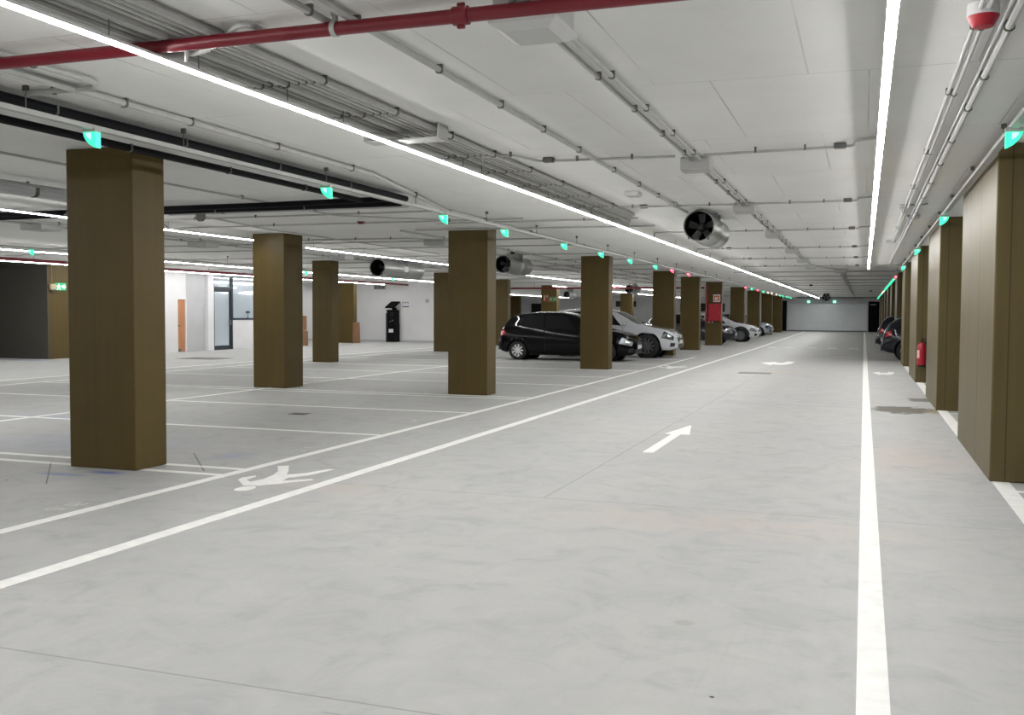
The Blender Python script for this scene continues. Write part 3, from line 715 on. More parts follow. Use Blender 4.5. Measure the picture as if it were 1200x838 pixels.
# conduit over the rail
ycon(-5.22, -3, 10.0, .028, 'thick grey conduit on the ceiling left of the longest light strip', [3.2, 4.6, 6.03, 6.8, 8.06, 9.5])
conduit([(-5.22, 10., ZC), (-5.97, 13.7, ZC), (-6.1, 19.8, ZC), (-6.1, 60., ZC)], .026, 'long grey conduit veering left past the middle pillar top', [(-5.6, 11.9, ZC), (-6.0, 15.5, ZC), (-6.05, 18, ZC), (-6.1, 22, ZC), (-6.1, 26, ZC), (-6.1, 30, ZC)])
conduit([(-4.95, 3.2, ZC), (-4.93, 5.42, ZC), (-5.05, 5.54, ZC), (-5.66, 5.54, ZC)], .022, 'short grey conduit elbow left of the big light strip', [(-4.94, 4.9, ZC), (-5.4, 5.54, ZC)])
# flexible conduit looping over the red pipe
conduit([(-3.98, 4.86, 3.05), (-3.62, 4.84, 3.045), (-3.42, 4.76, 3.085), (-3.24, 4.62, 3.10), (-3.16, 4.62, 3.10), (-3.12, 4.9, 3.095)], .018, 'bent grey conduit arching behind the red pipe', [], m=M_galv, bend=.15)
# right hand pair
ycon(.52, -3, 22.4, .013, 'left thin grey conduit near the right hand piers', [3.2, 4.4, 5.88, 7.56, 10.24, 13, 16, 19], m=M_pale)
ycon(.56, -3, 22.4, .016, 'right thin grey conduit next to the first near the right hand piers', [3.2, 4.4, 5.9, 7.6, 10.3, 13, 16, 19], m=M_pale)
ycon(.70, -3, 32, .024, 'thick pale conduit nearest the right hand piers', [3.6, 4.7, 5.93, 7.1, 8.15, 9.6, 11, 12.5, 14, 16, 18], m=M_pale)
ycon(.657, -3, 32, .01, 'thin conduit hugging the thick pale conduit on the right', [], m=M_pale)
for x, y, lb in ((.54, 15.3, 'small flat box on the right conduits, nearest'), (.7, 16.9, 'small flat box on the right conduits, second'), (.5, 22.4, 'small flat box on the right conduits, third')):
    jbox(x, y, .2, .16, .05, lb)
conduit([(.8, 14.95, ZC), (.55, 15.3, ZC)], .012, 'tiny conduit link to the nearest flat box on the right', [], 'x')
# cross runs
cross_y = [9.65, 14.25, 18.85, 23.9, 28.4, 33.0]
words = ['nearest', 'second', 'third', 'fourth', 'fifth', 'sixth']
for k, y in enumerate(cross_y):
    if k == 0:
        conduit([(-3.8, y+.1, 3.02), (-3.8, y+.1, ZC), (-3.6, 9.2, ZC), (-3.28, 9.2, ZC), (-3.14, y, ZC), (-1.78, y+.1, ZC)], .013, 'nearest cross conduit from longest light strip to the first box', [(-3.3, 9.2, ZC), (-2.75, y, ZC), (-2.2, y+.05, ZC)], 'x')
    else:
        conduit([(-3.8, y-.1, 3.02), (-3.8, y-.1, ZC), (-1.78, y, ZC)], .013, words[k] + ' cross conduit from longest light strip to its ceiling box', [(-3.2, y-.07, ZC), (-2.6, y-.04, ZC), (-2.1, y-.02, ZC)], 'x')
    conduit([(-1.5, y+.1 if k == 0 else y, ZC), (-.12, y, ZC), (-.1, y-.3, ZC), (.1, y-.4, ZC), (.1, y-.4, 3.03)] if y < 32 else [(-1.5, y, ZC), (1.0, y, ZC)], .013, words[k] + ' cross conduit from its ceiling box towards the right light strip', [(-1.0, y, ZC), (-.55, y, ZC)], 'x')
    for x, sd in ((-3.05, 'left'), (-.24, 'right')):
        o = MB().box(-.055, .055, -.04, .04, 0, .05, .008).obj('conduit_fitting', M_clip); o.location = (x, y, CEIL-.052)
        tag(o, 'small dark inline fitting on the %s cross conduit, %s side of the aisle' % (words[k], sd), 'conduit fitting')
GX = 'far cross conduits over the driving aisle'
for y in (37.5, 42, 46.5, 51, 55.5, 60, 64.5, 69, 73.5, 78, 83, 88):
    conduit([(-4.6, y, ZC), (1.0, y, ZC)], .02, 'thin distant cross conduit over the driving aisle towards the shutter', [], 'x', group=GX)
jbox(-2.58, 14.0, .12, .08, .04, 'tiny flat fitting on the ceiling left of the nearest fan')
t = thing('speaker', 'small white flat box above the nearest fan conduit', 'ceiling box', (-2.86, 12.7, CEIL)); MB().box(-.09, .09, -.12, .12, -.06, 0, .01).obj('box_body', M_ledoff, t); MB().box(-.07, .07, -.1, .1, -.065, -.06).obj('cover', M_box, t)
# left zone cross runs
conduit([(-5.3, 15.4, ZC), (-12.1, 15.3, ZC)], .014, 'thin cross conduit left of the middle pillar, nearer', [(-6.6, 15.38, ZC), (-8.2, 15.36, ZC), (-10, 15.33, ZC)], 'x')
conduit([(-5.9, 13.85, ZC), (-11.2, 13.9, ZC), (-11.5, 14.1, ZC), (-11.55, 14.4, 3.02)], .014, 'cross conduit feeding the strip behind the big left pillar', [(-7.5, 13.87, ZC), (-9.4, 13.88, ZC), (-10.6, 13.9, ZC)], 'x')
conduit([(-3.5, 15.9, ZC), (-7.0, 15.8, ZC)], .016, 'cross conduit from the bundle end towards the middle pillar', [(-4.4, 15.88, ZC), (-6.2, 15.82, ZC)], 'x')
conduit([(-3.5, 17.3, ZC), (-8.0, 17.0, ZC)], .016, 'second cross conduit from the bundle end towards the middle pillar', [], 'x')
conduit([(-12.0, 18.6, ZC), (-9.0, 18.8, ZC), (-8.7, 19.2, ZC), (-9.05, 22.5, ZC)], .014, 'conduit bending behind the middle pillar top from the small strip', [(-11.3, 18.65, ZC), (-10.2, 18.72, ZC), (-9.4, 18.77, ZC), (-8.85, 20.6, ZC)], 'x')
conduit([(-8.0, 3., ZC), (-8.0, 14.0, ZC), (-6.6, 15.3, ZC)], .014, 'thin conduit running to the small red alarm on the left', [(-8, 9.5, ZC), (-8, 11.5, ZC), (-8, 13, ZC)])
conduit([(-9.6, 4, ZC), (-9.7, 11.0, ZC), (-10.6, 16.0, ZC), (-10.6, 24, ZC)], .014, 'thin conduit seen right of the big left pillar under the black pipes', [(-9.7, 9.5, ZC), (-10, 12.7, ZC)])
for k, (x, y0, y1) in enumerate(((-13.6, 4, 44), (-14.1, 4, 44), (-20.3, 8, 46), (-8.3, 17, 60), (-9.25, 26, 60), (-10.2, 30, 88))):
    ycon(x, y0, y1, .02, ['first', 'second', 'third', 'fourth', 'fifth', 'sixth'][k] + ' lengthwise grey conduit over the left bays counted by nearness' if False else
         ['grey conduit beside the left flat ceiling boxes', 'grey conduit doubling the one beside the left ceiling boxes', 'grey conduit between the two distant left light strips', 'grey conduit over the hatchback bays, right one', 'grey conduit over the hatchback bays, left one', 'grey conduit far over the bays of the pale cars'][k], [y0+2*i for i in range(12)])
GY = 'cross conduits over the left bays'
for y in (19.5, 21.5, 24.8, 27.6, 30.8, 34, 38, 42.5, 48, 54, 62, 70, 80):
    conduit([(-23 if y < 45 else -17, y, ZC), (-6.2, y+.1, ZC)], .016, 'thin grey cross conduit on the ceiling over the left parking bays', [], 'x', group=GY)
for x, y, lb in ((-14.1, 14.1, 'grey flat ceiling box left of the big left pillar'), (-14.2, 18.9, 'grey flat ceiling box over the orange door'), (-13.8, 24.5, 'grey flat ceiling box over the office window pillar'), (-8.8, 19.9, 'grey flat ceiling box behind the middle pillar top')):
    jbox(x, y, .5, .5, .12, lb)
# thick grey duct at the left
t = conduit([(-9.35, 2, 2.98), (-9.45, 11.6, 2.98)], .075, 'thick pale grey drain pipe under the ceiling left of the big pillar', [(-9.38, 6, 2.98), (-9.4, 9.3, 2.98), (-9.43, 12.5, 2.98)], 'y', mat('pvc_grey', (.42, .43, .44), .45), 'drain_pipe', 'pipe')

conduit([(-10.2, 12.75, 3.07), (-6.1, 12.75, 3.07)], .04, 'grey pipe just above the black pipes that cross left', [(-9.2, 12.75, 3.07), (-7.6, 12.75, 3.07)], 'x', mat('pvc_grey', (.42, .43, .44), .45), 'drain_pipe', 'pipe')
# black pipes
def black(pts, r, label, clips, axis): return conduit(pts, r, label, clips, axis, M_black, 'black_pipe', 'pipe', bend=.12)
black([(-5.76, -3, 3.055), (-5.76, 11.95, 3.055)], .04, 'black pipe nearest the left cable rail, ending at the corner', [(-5.76, y, 3.055) for y in (3.1, 4.5, 5.9, 7.4, 8.9, 10.4)], 'y')
black([(-5.87, -3, 3.055), (-5.87, 11.9, 3.055), (-8, 11.95, 3.039), (-14, 11.95, 3.039)], .04, 'black pipe turning the corner behind the big left pillar', [(-5.87, y, 3.055) for y in (3.1, 4.5, 5.9, 7.4, 8.9, 10.4)], 'y')
black([(-6.36, -3, 3.04), (-6.36, 11.8, 3.04)], .035, 'thin lower black pipe below the cable rail', [(-6.36, y, 3.04) for y in (3.1, 4.5, 5.9, 7.4, 8.9, 10.4)], 'y')
black([(-6.0, 12.3, 3.039), (-14, 12.3, 3.039)], .04, 'black pipe crossing left from the corner, farther one', [(-7.5, 12.3, 3.039), (-9, 12.3, 3.039)], 'x')

# red fire pipes
def redpipe(pts, r, label, rings):
    t = thing('fire_pipe', label, 'pipe', pts[0]); o0 = Vector(pts[0])
    MB().tube([Vector(p)-o0 for p in pts], r, 16).obj('pipe_run', M_red, t, True)
    return t, o0
YR = 4.66; ZR = 3.042
t, o0 = redpipe([(-8, YR, ZR), (3, YR, ZR)], .036, 'red sprinkler pipe crossing the top left of the photo', ())
mb = MB(); mb.lathe([(.037, -.045), (.047, -.04), (.047, .04), (.037, .045)], 16, 'x', (-1.94+8, 0, 0))
for s in (-1, 1): mb.box(-1.94+8-.02, -1.94+8+.02, -.012, .012, s*.05-.014, s*.05+.014, .004)
mb.obj('coupling', M_red, t, True)
for x in (-2.66, -5.2, 1.4):
    mb = MB(); mb.lathe([(.037, -.014), (.042, -.014), (.042, .014), (.037, .014)], 16, 'x', (x+8, 0, 0)); mb.box(x+8-.012, x+8+.012, -.012, .012, .036, .07, .003)
    mb.tube([(x+8, 0, .06), (x+8, 0, CEIL-ZR-.002)], .006); mb.lathe([(0, .07), (.022, .07), (.022, CEIL-ZR-.001), (0, CEIL-ZR-.001)], 10, 'z', (x+8, 0, 0)); mb.obj('pipe_hanger', M_galv, t, True)
MB().tube([(-3.6+8, 0, -.036), (-3.6+8, .0, -.1)], .012).obj('drain_nipple', M_galv, t)
t, o0 = redpipe([(-22.3, 6, 2.97), (-22.3, 46.5, 2.97)], .045, 'dark red sprinkler pipe running along the far left light strips', ())
for k, y in enumerate((14, 22, 30, 38)):
    MB().tube([(0, y-6, .04), (0, y-6, CEIL-2.971)], .008).obj('pipe_hanger', M_clip, t)
t, o0 = redpipe([(-18.4, 49.55, 2.85), (-7.5, 49.55, 2.85)], .05, 'dark red sprinkler pipe crossing behind the hatchback pillar', ())
for x in (2, 5, 9): MB().tube([(x, 0, .04), (x, 0, CEIL-2.852)], .008).obj('pipe_hanger', M_clip, t)
t, o0 = redpipe([(-7.9, 15.5, 2.99), (-7.9, 15.5, 2.99001)], .0001, '', ()) if False else (None, None)

# smoke alarms
def alarm(x, y, s, label, m=M_redcab):
    t = thing('smoke_alarm', label, 'smoke alarm', (x, y, CEIL))
    MB().lathe([(0, -.001), (.075*s, -.001), (.078*s, -.03*s), (.078*s, -.062*s), (0, -.062*s)], 20).obj('base', M_ledoff, t, True)
    MB().lathe([(.078*s, -.062*s), (.076*s, -.068*s), (.05*s, -.115*s), (.03*s, -.12*s), (0, -.12*s)], 20).obj('dome', m, t, True)
alarm(.54, 5.6, 1., 'red and white ceiling alarm in the top right corner')
alarm(-8.05, 14.95, .8, 'small dark red ceiling alarm left of the middle pillar', mat('dark_red', (.12, .01, .01), .5))
alarm(-8.33, 23.4, .9, 'small black ceiling alarm above the second silver fan', M_dark)
alarm(-13.9, 20.5, .8, 'small black ceiling alarm over the office glazing', M_dark)
alarm(-2.55, 52., 1.3, 'small black ceiling alarm far over the driving aisle', M_dark)
alarm(.35, 66, 1.2, 'tiny dark red ceiling alarm near the right far lamps', mat('dark_red', (.12, .01, .01), .5))

# ------------------------------------------------------------------ jet fans
def jet_fan(x, y, z, r, L, label, rz=0.):
    t = thing('jet_fan', label, 'fan', (x, y, z), rz)
    w = .018
    MB().lathe([(r-w, 0.06), (r-w*.6, .0), (r, 0), (r+.006, .02), (r, .04), (r, L*.44), (r+.012, L*.45), (r+.012, L*.47), (r-.012, L*.48), (r-.012, L*.56), (r+.012, L*.57), (r+.012, L*.59), (r, L*.6), (r, L-.03), (r+.006, L-.015), (r, L), (r-w, L), (r-w, L*.3), (r-w, .06)], 36, 'y').obj('casing', M_steel, t, True)
    MB().lathe([(r-w-.001, .03), (r-w-.001, L*.33), (.0, L*.33)], 28, 'y').obj('silencer_lining', M_dark, t, True)
    MB().lathe([(0, L*.12), (r*.2, L*.14), (r*.28, L*.2), (r*.28, L*.33), (0, L*.33)], 18, 'y').obj('hub', M_clip, t, True)
    for k in range(5):
        a = 2*PI*k/5+.35; mb = MB(); rows = []
        for u in (.28, .5, .75, .93):
            tw = .55-.25*u; wd = .16*r+.12*r*u
            cx, cz = math.cos(a)*r*u, math.sin(a)*r*u; tx, tz = -math.sin(a), math.cos(a)
            rows.append([(cx+tx*wd*q*math.cos(tw), L*.2+wd*q*math.sin(tw), cz+tz*wd*q*math.cos(tw)) for q in (-1, -.3, .3, 1)])
        mb.grid(rows); mb.obj('blade', mat('blade_alu', (.45, .45, .46), .3, .8), t)
    for f in (.43, .62):
        mb = MB(); mb.prism_y([(-r*.75, r*.62), (-r*.75, CEIL-z-.001), (r*.75, CEIL-z-.001), (r*.75, r*.62), (r*.45, r*.9), (0, r*1.005), (-r*.45, r*.9)], L*f-.012, L*f+.012)
        mb.obj('mounting_bracket', M_steel, t)
    MB().box(r*.55, r*1.02, L*.46, L*.58, -r*.35, r*.35, .01).obj('terminal_box', M_box, t)
    for a in (-.9, -2.3): MB().box(math.cos(a)*r-.01, math.cos(a)*r+.01, 0, .03, math.sin(a)*r*1.05-.02, math.sin(a)*r*1.05+.012).obj('lug', M_clip, t)
    return t
jet_fan(-2.37, 15.0, 2.875, .232, 1.75, 'nearest silver jet fan with visible blades under the ceiling')
jet_fan(-13.25, 25.6, 2.84, .25, 2.7, 'long silver jet fan above the ticket machine')
jet_fan(-8.77, 23.9, 2.80, .225, 1.75, 'silver jet fan right of the middle pillar')
jet_fan(-11.4, 49.9, 2.80, .22, 1.75, 'small distant jet fan over the white crossover')
jet_fan(-17.72, 60, 2.72, .2, 1.75, 'tiny distant jet fan right of the sign pillar')
jet_fan(-2.66, 76, 2.82, .28, 1.6, 'distant dark jet fan over the aisle before the shutter')
jet_fan(-9.35, 47.0, 2.82, .2, 1.7, 'small dark jet fan peeking past the hatchback pillar')

# ------------------------------------------------------------------ cars
def interp(tbl, x):
    """smooth interpolation of a table of (x, v)"""
    n = len(tbl)
    if x <= tbl[0][0]: return tbl[0][1]
    if x >= tbl[-1][0]: return tbl[-1][1]
    for i in range(n-1):
        if x <= tbl[i+1][0]:
            x0, y0 = tbl[i]; x1, y1 = tbl[i+1]; t = (x-x0)/(x1-x0)
            def slope(k):
                if k == 0: return (tbl[1][1]-tbl[0][1])/(tbl[1][0]-tbl[0][0])
                if k == n-1: return (tbl[-1][1]-tbl[-2][1])/(tbl[-1][0]-tbl[-2][0])
                a = (tbl[k][1]-tbl[k-1][1])/(tbl[k][0]-tbl[k-1][0]); b = (tbl[k+1][1]-tbl[k][1])/(tbl[k+1][0]-tbl[k][0])
                return 0. if a*b <= 0 else 2*a*b/(a+b)
            h = x1-x0; m0, m1 = slope(i)*h, slope(i+1)*h
            return (2*t**3-3*t*t+1)*y0+(t**3-2*t*t+t)*m0+(-2*t**3+3*t*t)*y1+(t**3-t*t)*m1
class CarShape:
    def __init__(s, L, W, top, belt, wid, roofw, bot, wheels, R):
        s.L, s.W, s.top, s.belt, s.wid, s.roofw, s.bot, s.wheels, s.R = L, W, top, belt, wid, roofw, bot, wheels, R
    def P(s, u, v, off=0.):
        """u 0 rear .. 1 nose, v 0 sill .. 1 centre line of the roof; returns a point on the +y side"""
        x = s.L*u; top = interp(s.top, u); belt = min(interp(s.belt, u), top-.05); zb = interp(s.bot, u)
        w = interp(s.wid, u)*s.W/2; rw = min(interp(s.roofw, u)*s.W/2, w*.97)
        cab = top-belt
        k = [(0, w*.90, zb), (.1, w*.975, zb+.10*(belt-zb)), (.25, w, zb+.38*(belt-zb)), (.4, w*.992, zb+.72*(belt-zb)), (.5, w*.955, belt),
             (.65, w*.955+(rw-w*.955)*.5, belt+cab*.46), (.8, rw, top-max(.02, cab*.13)), (.88, rw*.86, top-max(.012, cab*.05)), (1, 0, top)]
        y = interp([(a, b) for a, b, c in k], v); z = interp([(a, c) for a, b, c in k], v)
        if v < .42:
            for xc in s.wheels:
                if abs(x-xc) < s.R*1.16:
                    za = s.R*1.0 + math.sqrt((s.R*1.16)**2-(x-xc)**2)
                    if z < za: z = za
        # nose and tail: pull upper points inwards so that the ends are raked
        rk = .16 if u > .5 else -.12
        e = max(0, (u-.94)/.06) if u > .5 else max(0, (.05-u)/.05)
        x -= rk*e*max(0, (z-.55))/.6
        return Vector((x, y+off, z))
    def N(s, u, v):
        a = s.P(min(u+.004, 1), v)-s.P(max(u-.004, 0), v); b = s.P(u, min(v+.01, 1))-s.P(u, max(v-.01, 0))
        n = a.cross(b); n = n.normalized() if n.length > 1e-9 else Vector((0, 1, 0))
        return n if n.y*1.0+n.z*.6 > 0 else -n
    def patch(s, name, m, c, parent, off=.008, n=(8, 5), sides=(1, -1), smooth=True):
        """c = four (u, v) corners in order"""
        out = []
        for sd in sides:
            mb = MB(); rows = []
            for i in range(n[0]+1):
                row = []
                for j in range(n[1]+1):
                    a, b = i/n[0], j/n[1]
                    u = (c[0][0]*(1-a)+c[1][0]*a)*(1-b)+(c[3][0]*(1-a)+c[2][0]*a)*b
                    v = (c[0][1]*(1-a)+c[1][1]*a)*(1-b)+(c[3][1]*(1-a)+c[2][1]*a)*b
                    p = s.P(u, v)+s.N(u, v)*off
                    row.append((p.x, p.y*sd, p.z))
                rows.append(row)
            mb.grid(rows); out.append(mb.obj(name, m, parent, smooth))
        return out
    def screen(s, name, m, u_low, u_high, v0, parent, off=.01):
        mb = MB(); rows = []
        for i in range(9):
            a = i/8; u = u_low+(u_high-u_low)*a
            vs = [v0+(1-v0)*j/6 for j in range(7)]
            row = []
            for v in vs:
                p = s.P(u, v)+s.N(u, v)*off; row.append((p.x, p.y, p.z))
            row = row + [(p[0], -p[1], p[2]) for p in row[-2::-1]]
            rows.append(row)
        mb.grid(rows); return mb.obj(name, m, parent, True)

def wheel(parent, x, y, side, R, W, spokes, rim_m, car_w):
    t = MB().lathe([(R*.66, -W*.5), (R*.9, -W*.5), (R*.985, -W*.38), (R, -W*.2), (R, W*.2), (R*.985, W*.38), (R*.9, W*.5), (R*.68, W*.5), (R*.66, W*.3), (R*.66, -W*.5)], 36, 'y').obj('wheel', M_rubber, parent, True)
    t.location = (x, y, R)
    f = W*.36*side
    MB().lathe([(R*.665, f-.0), (R*.69, f+.02*side), (R*.64, f+.01*side), (R*.62, f-.05*side), (R*.60, f-.09*side)], 36, 'y').obj('rim', rim_m, t, True)
    MB().lathe([(0, f-.09*side), (R*.62, f-.09*side)], 24, 'y').obj('brake_disc', M_dark, t)
    mb = MB()
    for k in range(spokes):
        a = 2*PI*k/spokes; ca, sa = math.cos(a), math.sin(a)
        for (r0, w0, r1, w1) in ((R*.08, R*.06, R*.63, R*.10),):
            def q(r, w, h): return (ca*r-sa*w, h, sa*r+ca*w)
            y0, y1 = f-.03*side, f-.0*side
            mb.quadloop([[q(r0, -w0, y0), q(r0, w0, y0), q(r0, w0, y1), q(r0, -w0, y1)], [q(r1, -w1, y0-.01*side), q(r1, w1, y0-.01*side), q(r1, w1, y1-.005*side), q(r1, -w1, y1-.005*side)]])
    mb.lathe([(0, f+.008*side), (R*.13, f+.004*side), (R*.15, f-.03*side)], 14, 'y')
    mb.obj('spokes', rim_m, t)

M_carglass = mat('car_glass', (.005, .006, .008), .03, spec=.4)
M_lamp = mat('headlight_glass', (.42, .47, .52), .08, metal=.4)
M_lampdark = mat('headlight_dark', (.05, .07, .08), .1, metal=.2)
M_tail = mat('tail_light', (.32, .01, .02), .12, coat=.6)
M_chrome = mat('chrome', (.75, .75, .76), .12, 1.)
M_trimb = mat('black_plastic', (.015, .015, .016), .55)
M_alloy = mat('alloy_silver', (.72, .73, .75), .3, .55)
M_alloyd = mat('alloy_dark', (.20, .21, .22), .3, .7)
M_plate = mat('number_plate', (.62, .62, .6), .5)

def car(label, paint_m, loc, rz, kind, rim=None, spokes=8, cladding=False, lampm=None):
    if kind == 'hatch':
        s = CarShape(4.62, 1.86, [(0, .98), (.015, 1.05), (.05, 1.24), (.10, 1.45), (.16, 1.535), (.30, 1.60), (.45, 1.595), (.55, 1.52), (.64, 1.34), (.735, 1.10), (.80, 1.03), (.90, .94), (.96, .83), (1, .70)],
                     [(0, .93), (.1, 1.05), (.3, 1.03), (.6, .96), (.75, .92), (.9, .80), (1, .64)],
                     [(0, .80), (.03, .92), (.10, .98), (.3, 1), (.7, 1), (.86, .965), (.93, .88), (.97, .76), (1, .58)],
                     [(0, .72), (.15, .70), (.35, .74), (.55, .74), (.72, .84), (.9, .82), (1, .6)],
                     [(0, .36), (.05, .26), (.15, .2), (.85, .2), (.96, .2), (1, .26)], (.72, 3.72), .315); R = .315
        wins = [[(.365, .52), (.59, .52), (.515, .76), (.36, .77)], [(.185, .53), (.35, .52), (.345, .77), (.205, .76)], [(.11, .56), (.165, .54), (.185, .75), (.14, .74)]]
        ws, rs = (.735, .55), (.045, .135)
    elif kind == 'suv':
        s = CarShape(4.95, 2.0, [(0, 1.05), (.02, 1.18), (.06, 1.42), (.11, 1.62), (.2, 1.70), (.35, 1.745), (.48, 1.72), (.56, 1.62), (.64, 1.42), (.72, 1.2), (.80, 1.12), (.90, 1.03), (.96, .93), (1, .80)],
                     [(0, 1.0), (.1, 1.16), (.4, 1.13), (.7, 1.06), (.85, 1.0), (.95, .88), (1, .74)],
                     [(0, .82), (.03, .93), (.1, .985), (.3, 1), (.7, 1), (.86, .985), (.93, .93), (.97, .83), (1, .62)],
                     [(0, .7), (.15, .68), (.35, .71), (.55, .71), (.72, .84), (.9, .84), (1, .66)],
                     [(0, .42), (.06, .32), (.15, .28), (.85, .28), (.95, .28), (1, .36)], (.95, 3.93), .425); R = .425
        wins = [[(.37, .52), (.61, .52), (.53, .76), (.365, .77)], [(.2, .53), (.355, .52), (.35, .77), (.2, .76)], [(.11, .56), (.18, .54), (.185, .75), (.14, .73)]]
        ws, rs = (.725, .555), (.04, .115)
    else:  # low crossover / compact
        s = CarShape(4.6, 1.88, [(0, 1.0), (.02, 1.1), (.06, 1.26), (.12, 1.44), (.22, 1.54), (.38, 1.56), (.5, 1.53), (.58, 1.42), (.66, 1.25), (.74, 1.09), (.82, 1.03), (.91, .95), (.96, .86), (1, .74)],
                     [(0, .95), (.1, 1.06), (.4, 1.02), (.7, .96), (.86, .88), (.95, .78), (1, .66)],
                     [(0, .82), (.03, .92), (.1, .98), (.3, 1), (.7, 1), (.86, .975), (.93, .91), (.97, .81), (1, .62)],
                     [(0, .7), (.15, .68), (.35, .72), (.55, .72), (.74, .84), (.9, .83), (1, .64)],
                     [(0, .38), (.06, .28), (.15, .24), (.85, .24), (.95, .24), (1, .3)], (.82, 3.66), .37); R = .37
        wins = [[(.37, .52), (.62, .52), (.54, .76), (.365, .77)], [(.18, .53), (.355, .52), (.35, .77), (.2, .76)], [(.11, .56), (.16, .54), (.175, .75), (.14, .73)]]
        ws, rs = (.745, .57), (.045, .13)
    t = thing('car', label, 'car', loc, rz)
    us = set([k/90 for k in range(91)])
    for xc in s.wheels:
        for q in (-1.16, -1.1, -1, -.8, -.5, 0, .5, .8, 1, 1.1, 1.16): us.add((xc+q*s.R)/s.L)
    us = sorted(u for u in us if 0 <= u <= 1); vs = [0, .03, .06, .1, .15, .2, .25, .31, .37, .42, .46, .49, .51, .55, .6, .65, .7, .75, .79, .82, .85, .88, .92, .96, 1]
    mb = MB(); rows = []
    for u in us:
        L_ = [s.P(u, v) for v in vs]
        rows.append([tuple(p) for p in L_] + [(p.x, -p.y, p.z) for p in L_[-2::-1]])
    mb.grid(rows)
    for r_ in (rows[0], rows[-1]):
        vsx = [mb.b.verts.new(p) for p in r_]
        n = len(vsx)
        for j in range(n//2):
            a, b, c, d_ = vsx[j], vsx[j+1], vsx[n-2-j], vsx[n-1-j]
            fs = [a, b, c, d_] if b is not c else [a, b, d_]
            try: mb.b.faces.new(fs)
            except ValueError: pass
    mb.obj('body', paint_m, t, True, merge=.0004)
    # underside and wells
    mb = MB(); zb = interp(s.bot, .5)
    mb.box(s.wheels[0]+R*1.2, s.wheels[1]-R*1.2, -s.W*.43, s.W*.43, zb-.03, zb+.1)
    mb.box(.35, s.L-.3, -s.W*.3, s.W*.3, zb+.02, zb+.25)
    mb.box(.2, s.L-.16, -s.W*.33, s.W*.33, zb+.06, zb+.3)
    mb.obj('underbody', M_trimb, t)
    for xc in s.wheels:
        for sd in (1, -1):
            MB().lathe([(0, s.W*.16*sd), (R*1.155, s.W*.16*sd), (R*1.155, s.W*.36*sd), (0, s.W*.36*sd)], 28, 'y', (xc, 0, R*1.0)).obj('wheel_well', M_dark, t)
            wheel(t, xc, s.W*.425*sd, sd, R, .215, spokes, rim or M_alloy, s.W)
    # glazing
    for k, w in enumerate(wins): s.patch('side_window', M_carglass, w, t)
    s.screen('windscreen', M_carglass, ws[0]-.005, ws[1]+.01, .84, t)
    s.screen('rear_window', M_carglass, rs[0]+.005, rs[1]-.005, .84, t)
    # doors, handles, mirrors
    for u in (.36, .62): s.patch('door_seam', M_trimb, [(u, .12), (u+.0025, .12), (u+.0025, .5), (u, .5)], t, .003, (1, 8))
    for u in (.40, .24): s.patch('door_handle', paint_m if not cladding else paint_m, [(u, .42), (u+.035, .42), (u+.035, .445), (u, .445)], t, .02, (2, 1))
    for sd in (1, -1):
        p = s.P(ws[0]-.12, .52); mb = MB(); mb.box(-.07, .09, -.02, .2, -.02, .13, .04)
        m_ = mb.obj('wing_mirror', paint_m, t); m_.location = (p.x+.12, p.y*sd if sd > 0 else p.y*sd-.18, p.z+.02)
    # lamps
    lm = lampm or M_lamp
    s.patch('headlight', lm, [(.895, .36), (.978, .36), (.985, .46), (.915, .50)], t, .01, (6, 4))
    s.patch('headlight_reflector', M_chrome, [(.935, .39), (.965, .39), (.967, .44), (.94, .45)], t, .014, (3, 3))
    s.patch('tail_light', M_tail, [(.014, .40), (.07, .42), (.055, .49), (.016, .49)], t, .01, (5, 4))
    # nose: grille, intake, plate
    zt, zbm = interp(s.top, 1), interp(s.bot, 1); wn = interp(s.wid, 1)*s.W/2
    MB().box(s.L-.04, s.L+.012, -wn*.62, wn*.62, zt-.26, zt-.07, .02).obj('grille', M_trimb, t)
    mb = MB()
    for k in range(4): mb.box(s.L+.01, s.L+.018, -wn*.58, wn*.58, zt-.245+k*.045, zt-.235+k*.045)
    mb.obj('grille_bars', M_clip, t)
    MB().box(s.L-.04, s.L+.01, -wn*.75, wn*.75, zbm-.02, zbm+.14, .02).obj('lower_intake', M_trimb, t)
    MB().box(s.L+.012, s.L+.022, -.27, .27, zbm+.15, zbm+.27).obj('number_plate', M_plate, t)
    s.patch('fog_lamp_surround', M_trimb, [(.955, .16), (.985, .16), (.987, .28), (.96, .28)], t, .008, (3, 3))
    # tail: bumper, plate
    zt, zbm = interp(s.top, 0), interp(s.bot, 0); wn = interp(s.wid, 0)*s.W/2
    MB().box(-.03, .03, -wn*.9, wn*.9, zbm-.04, zbm+.14, .02).obj('bumper_skirt', M_trimb, t)
    MB().box(-.025, -.0, -.27, .27, zbm+.28, zbm+.4).obj('number_plate', M_plate, t)
    if cladding:
        for xc in s.wheels:
            for sd in (1, -1):
                mb = MB(); rows = []
                for k in range(17):
                    a = PI*k/16
                    u = (xc+math.cos(a)*s.R*1.16)/s.L
                    yb = interp(s.wid, u)*s.W/2
                    rows.append([(xc+math.cos(a)*s.R*q, (yb*1.0+.02)*sd, R+math.sin(a)*s.R*q) for q in (1.10, 1.36)])
                mb.grid(rows); mb.obj('wheel_arch_trim', M_trimb, t)
        s.patch('sill_trim', M_trimb, [(.28, .0), (.72, .0), (.72, .16), (.28, .16)], t, .006, (10, 2))
    return t
P_black = mat('paint_black', (.002, .002, .003), .1, spec=.25)
P_white = mat('paint_white', (.62, .64, .68), .2, coat=1.)
P_dark = mat('paint_graphite', (.03, .03, .045), .15, coat=.5)
P_silver = mat('paint_silver', (.42, .46, .52), .25, .4, coat=.8)
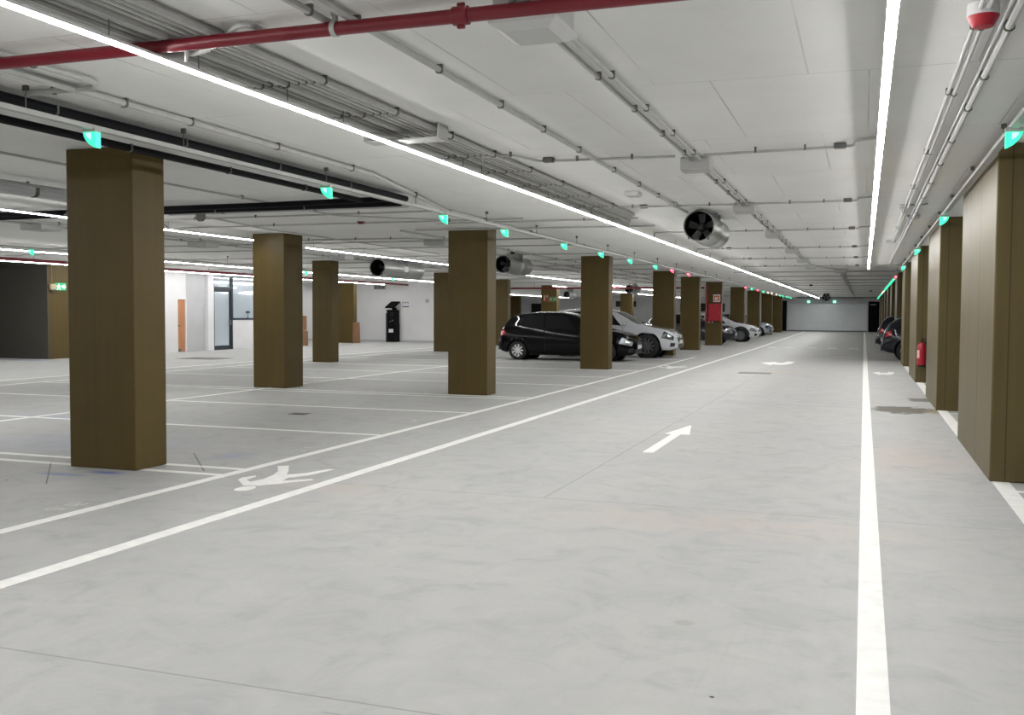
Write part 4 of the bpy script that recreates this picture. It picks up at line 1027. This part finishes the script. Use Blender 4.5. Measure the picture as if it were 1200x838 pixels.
P_black2 = mat('paint_night_blue', (.006, .006, .012), .1, spec=.45)
# noses towards the driving aisle: +x
car('black five door hatchback with silver wheels parked behind a pillar', P_black, (-11.50, 31.7, 0), 0, 'hatch', M_alloy, 9)
car('large white crossover with big dark alloy wheels, nose towards the aisle', P_white, (-11.06, 34.98, 0), 0, 'suv', M_alloyd, 10, False, M_lampdark)
car('dark grey car behind the red hose cabinet pillar', P_dark, (-10.75, 51.3, 0), 0, 'cross', M_alloy, 10)
car('smaller white crossover with black wheel arches beyond the hose cabinet', P_white, (-10.12, 56.95, 0), 0, 'cross', M_alloyd, 12, True)
car('silver hatchback nose far down the left row', P_silver, (-10.72, 72.6, 0), 0, 'hatch', M_alloy, 8, False, M_lampdark)
car('black hatchback tail sticking out between right hand piers, red tail light', P_black2, (.58, 36.1, 0), 0, 'cross', M_alloy, 8)
car('smaller black car tail farther along the right hand piers', P_black2, (.5, 45.0, 0), 0, 'hatch', M_alloy, 8)

# ------------------------------------------------------------------ camera
f, yaw, pitch, roll = 1157.469, 0.34196, 0.045162, 0.0050911
cy, sy = math.cos(yaw), math.sin(yaw)
fw = Vector((-sy, cy, 0)); r = Vector((cy, sy, 0)); u = Vector((0, 0, 1))
f2 = fw*math.cos(pitch)-u*math.sin(pitch); u2 = u*math.cos(pitch)+fw*math.sin(pitch)
r3 = r*math.cos(roll)+u2*math.sin(roll); u3 = u2*math.cos(roll)-r*math.sin(roll)
cam = bpy.data.cameras.new('camera'); co = bpy.data.objects.new('camera', cam); C.objects.link(co)
M = Matrix((r3, u3, -f2)).transposed().to_4x4(); M.translation = Vector((0, 0, 1.55)); co.matrix_world = M
cam.sensor_width = 36; cam.sensor_fit = 'HORIZONTAL'; cam.lens = f*36/1200; cam.clip_end = 300; cam.clip_start = .05
sc = bpy.context.scene; sc.camera = co

w = bpy.data.worlds.new('world'); sc.world = w; w.use_nodes = True
w.node_tree.nodes['Background'].inputs[0].default_value = (.5, .5, .52, 1); w.node_tree.nodes['Background'].inputs[1].default_value = .05
sc.view_settings.view_transform = 'Standard'; sc.view_settings.look = 'None'; sc.view_settings.gamma = 1; sc.view_settings.use_curve_mapping = False
sc.view_settings.exposure = 1.21
sc.cycles.use_denoising = True
sc.cycles.max_bounces = 8; sc.cycles.diffuse_bounces = 5; sc.cycles.glossy_bounces = 4
sc.cycles.sample_clamp_indirect = 6
sc.cycles.use_light_tree = True
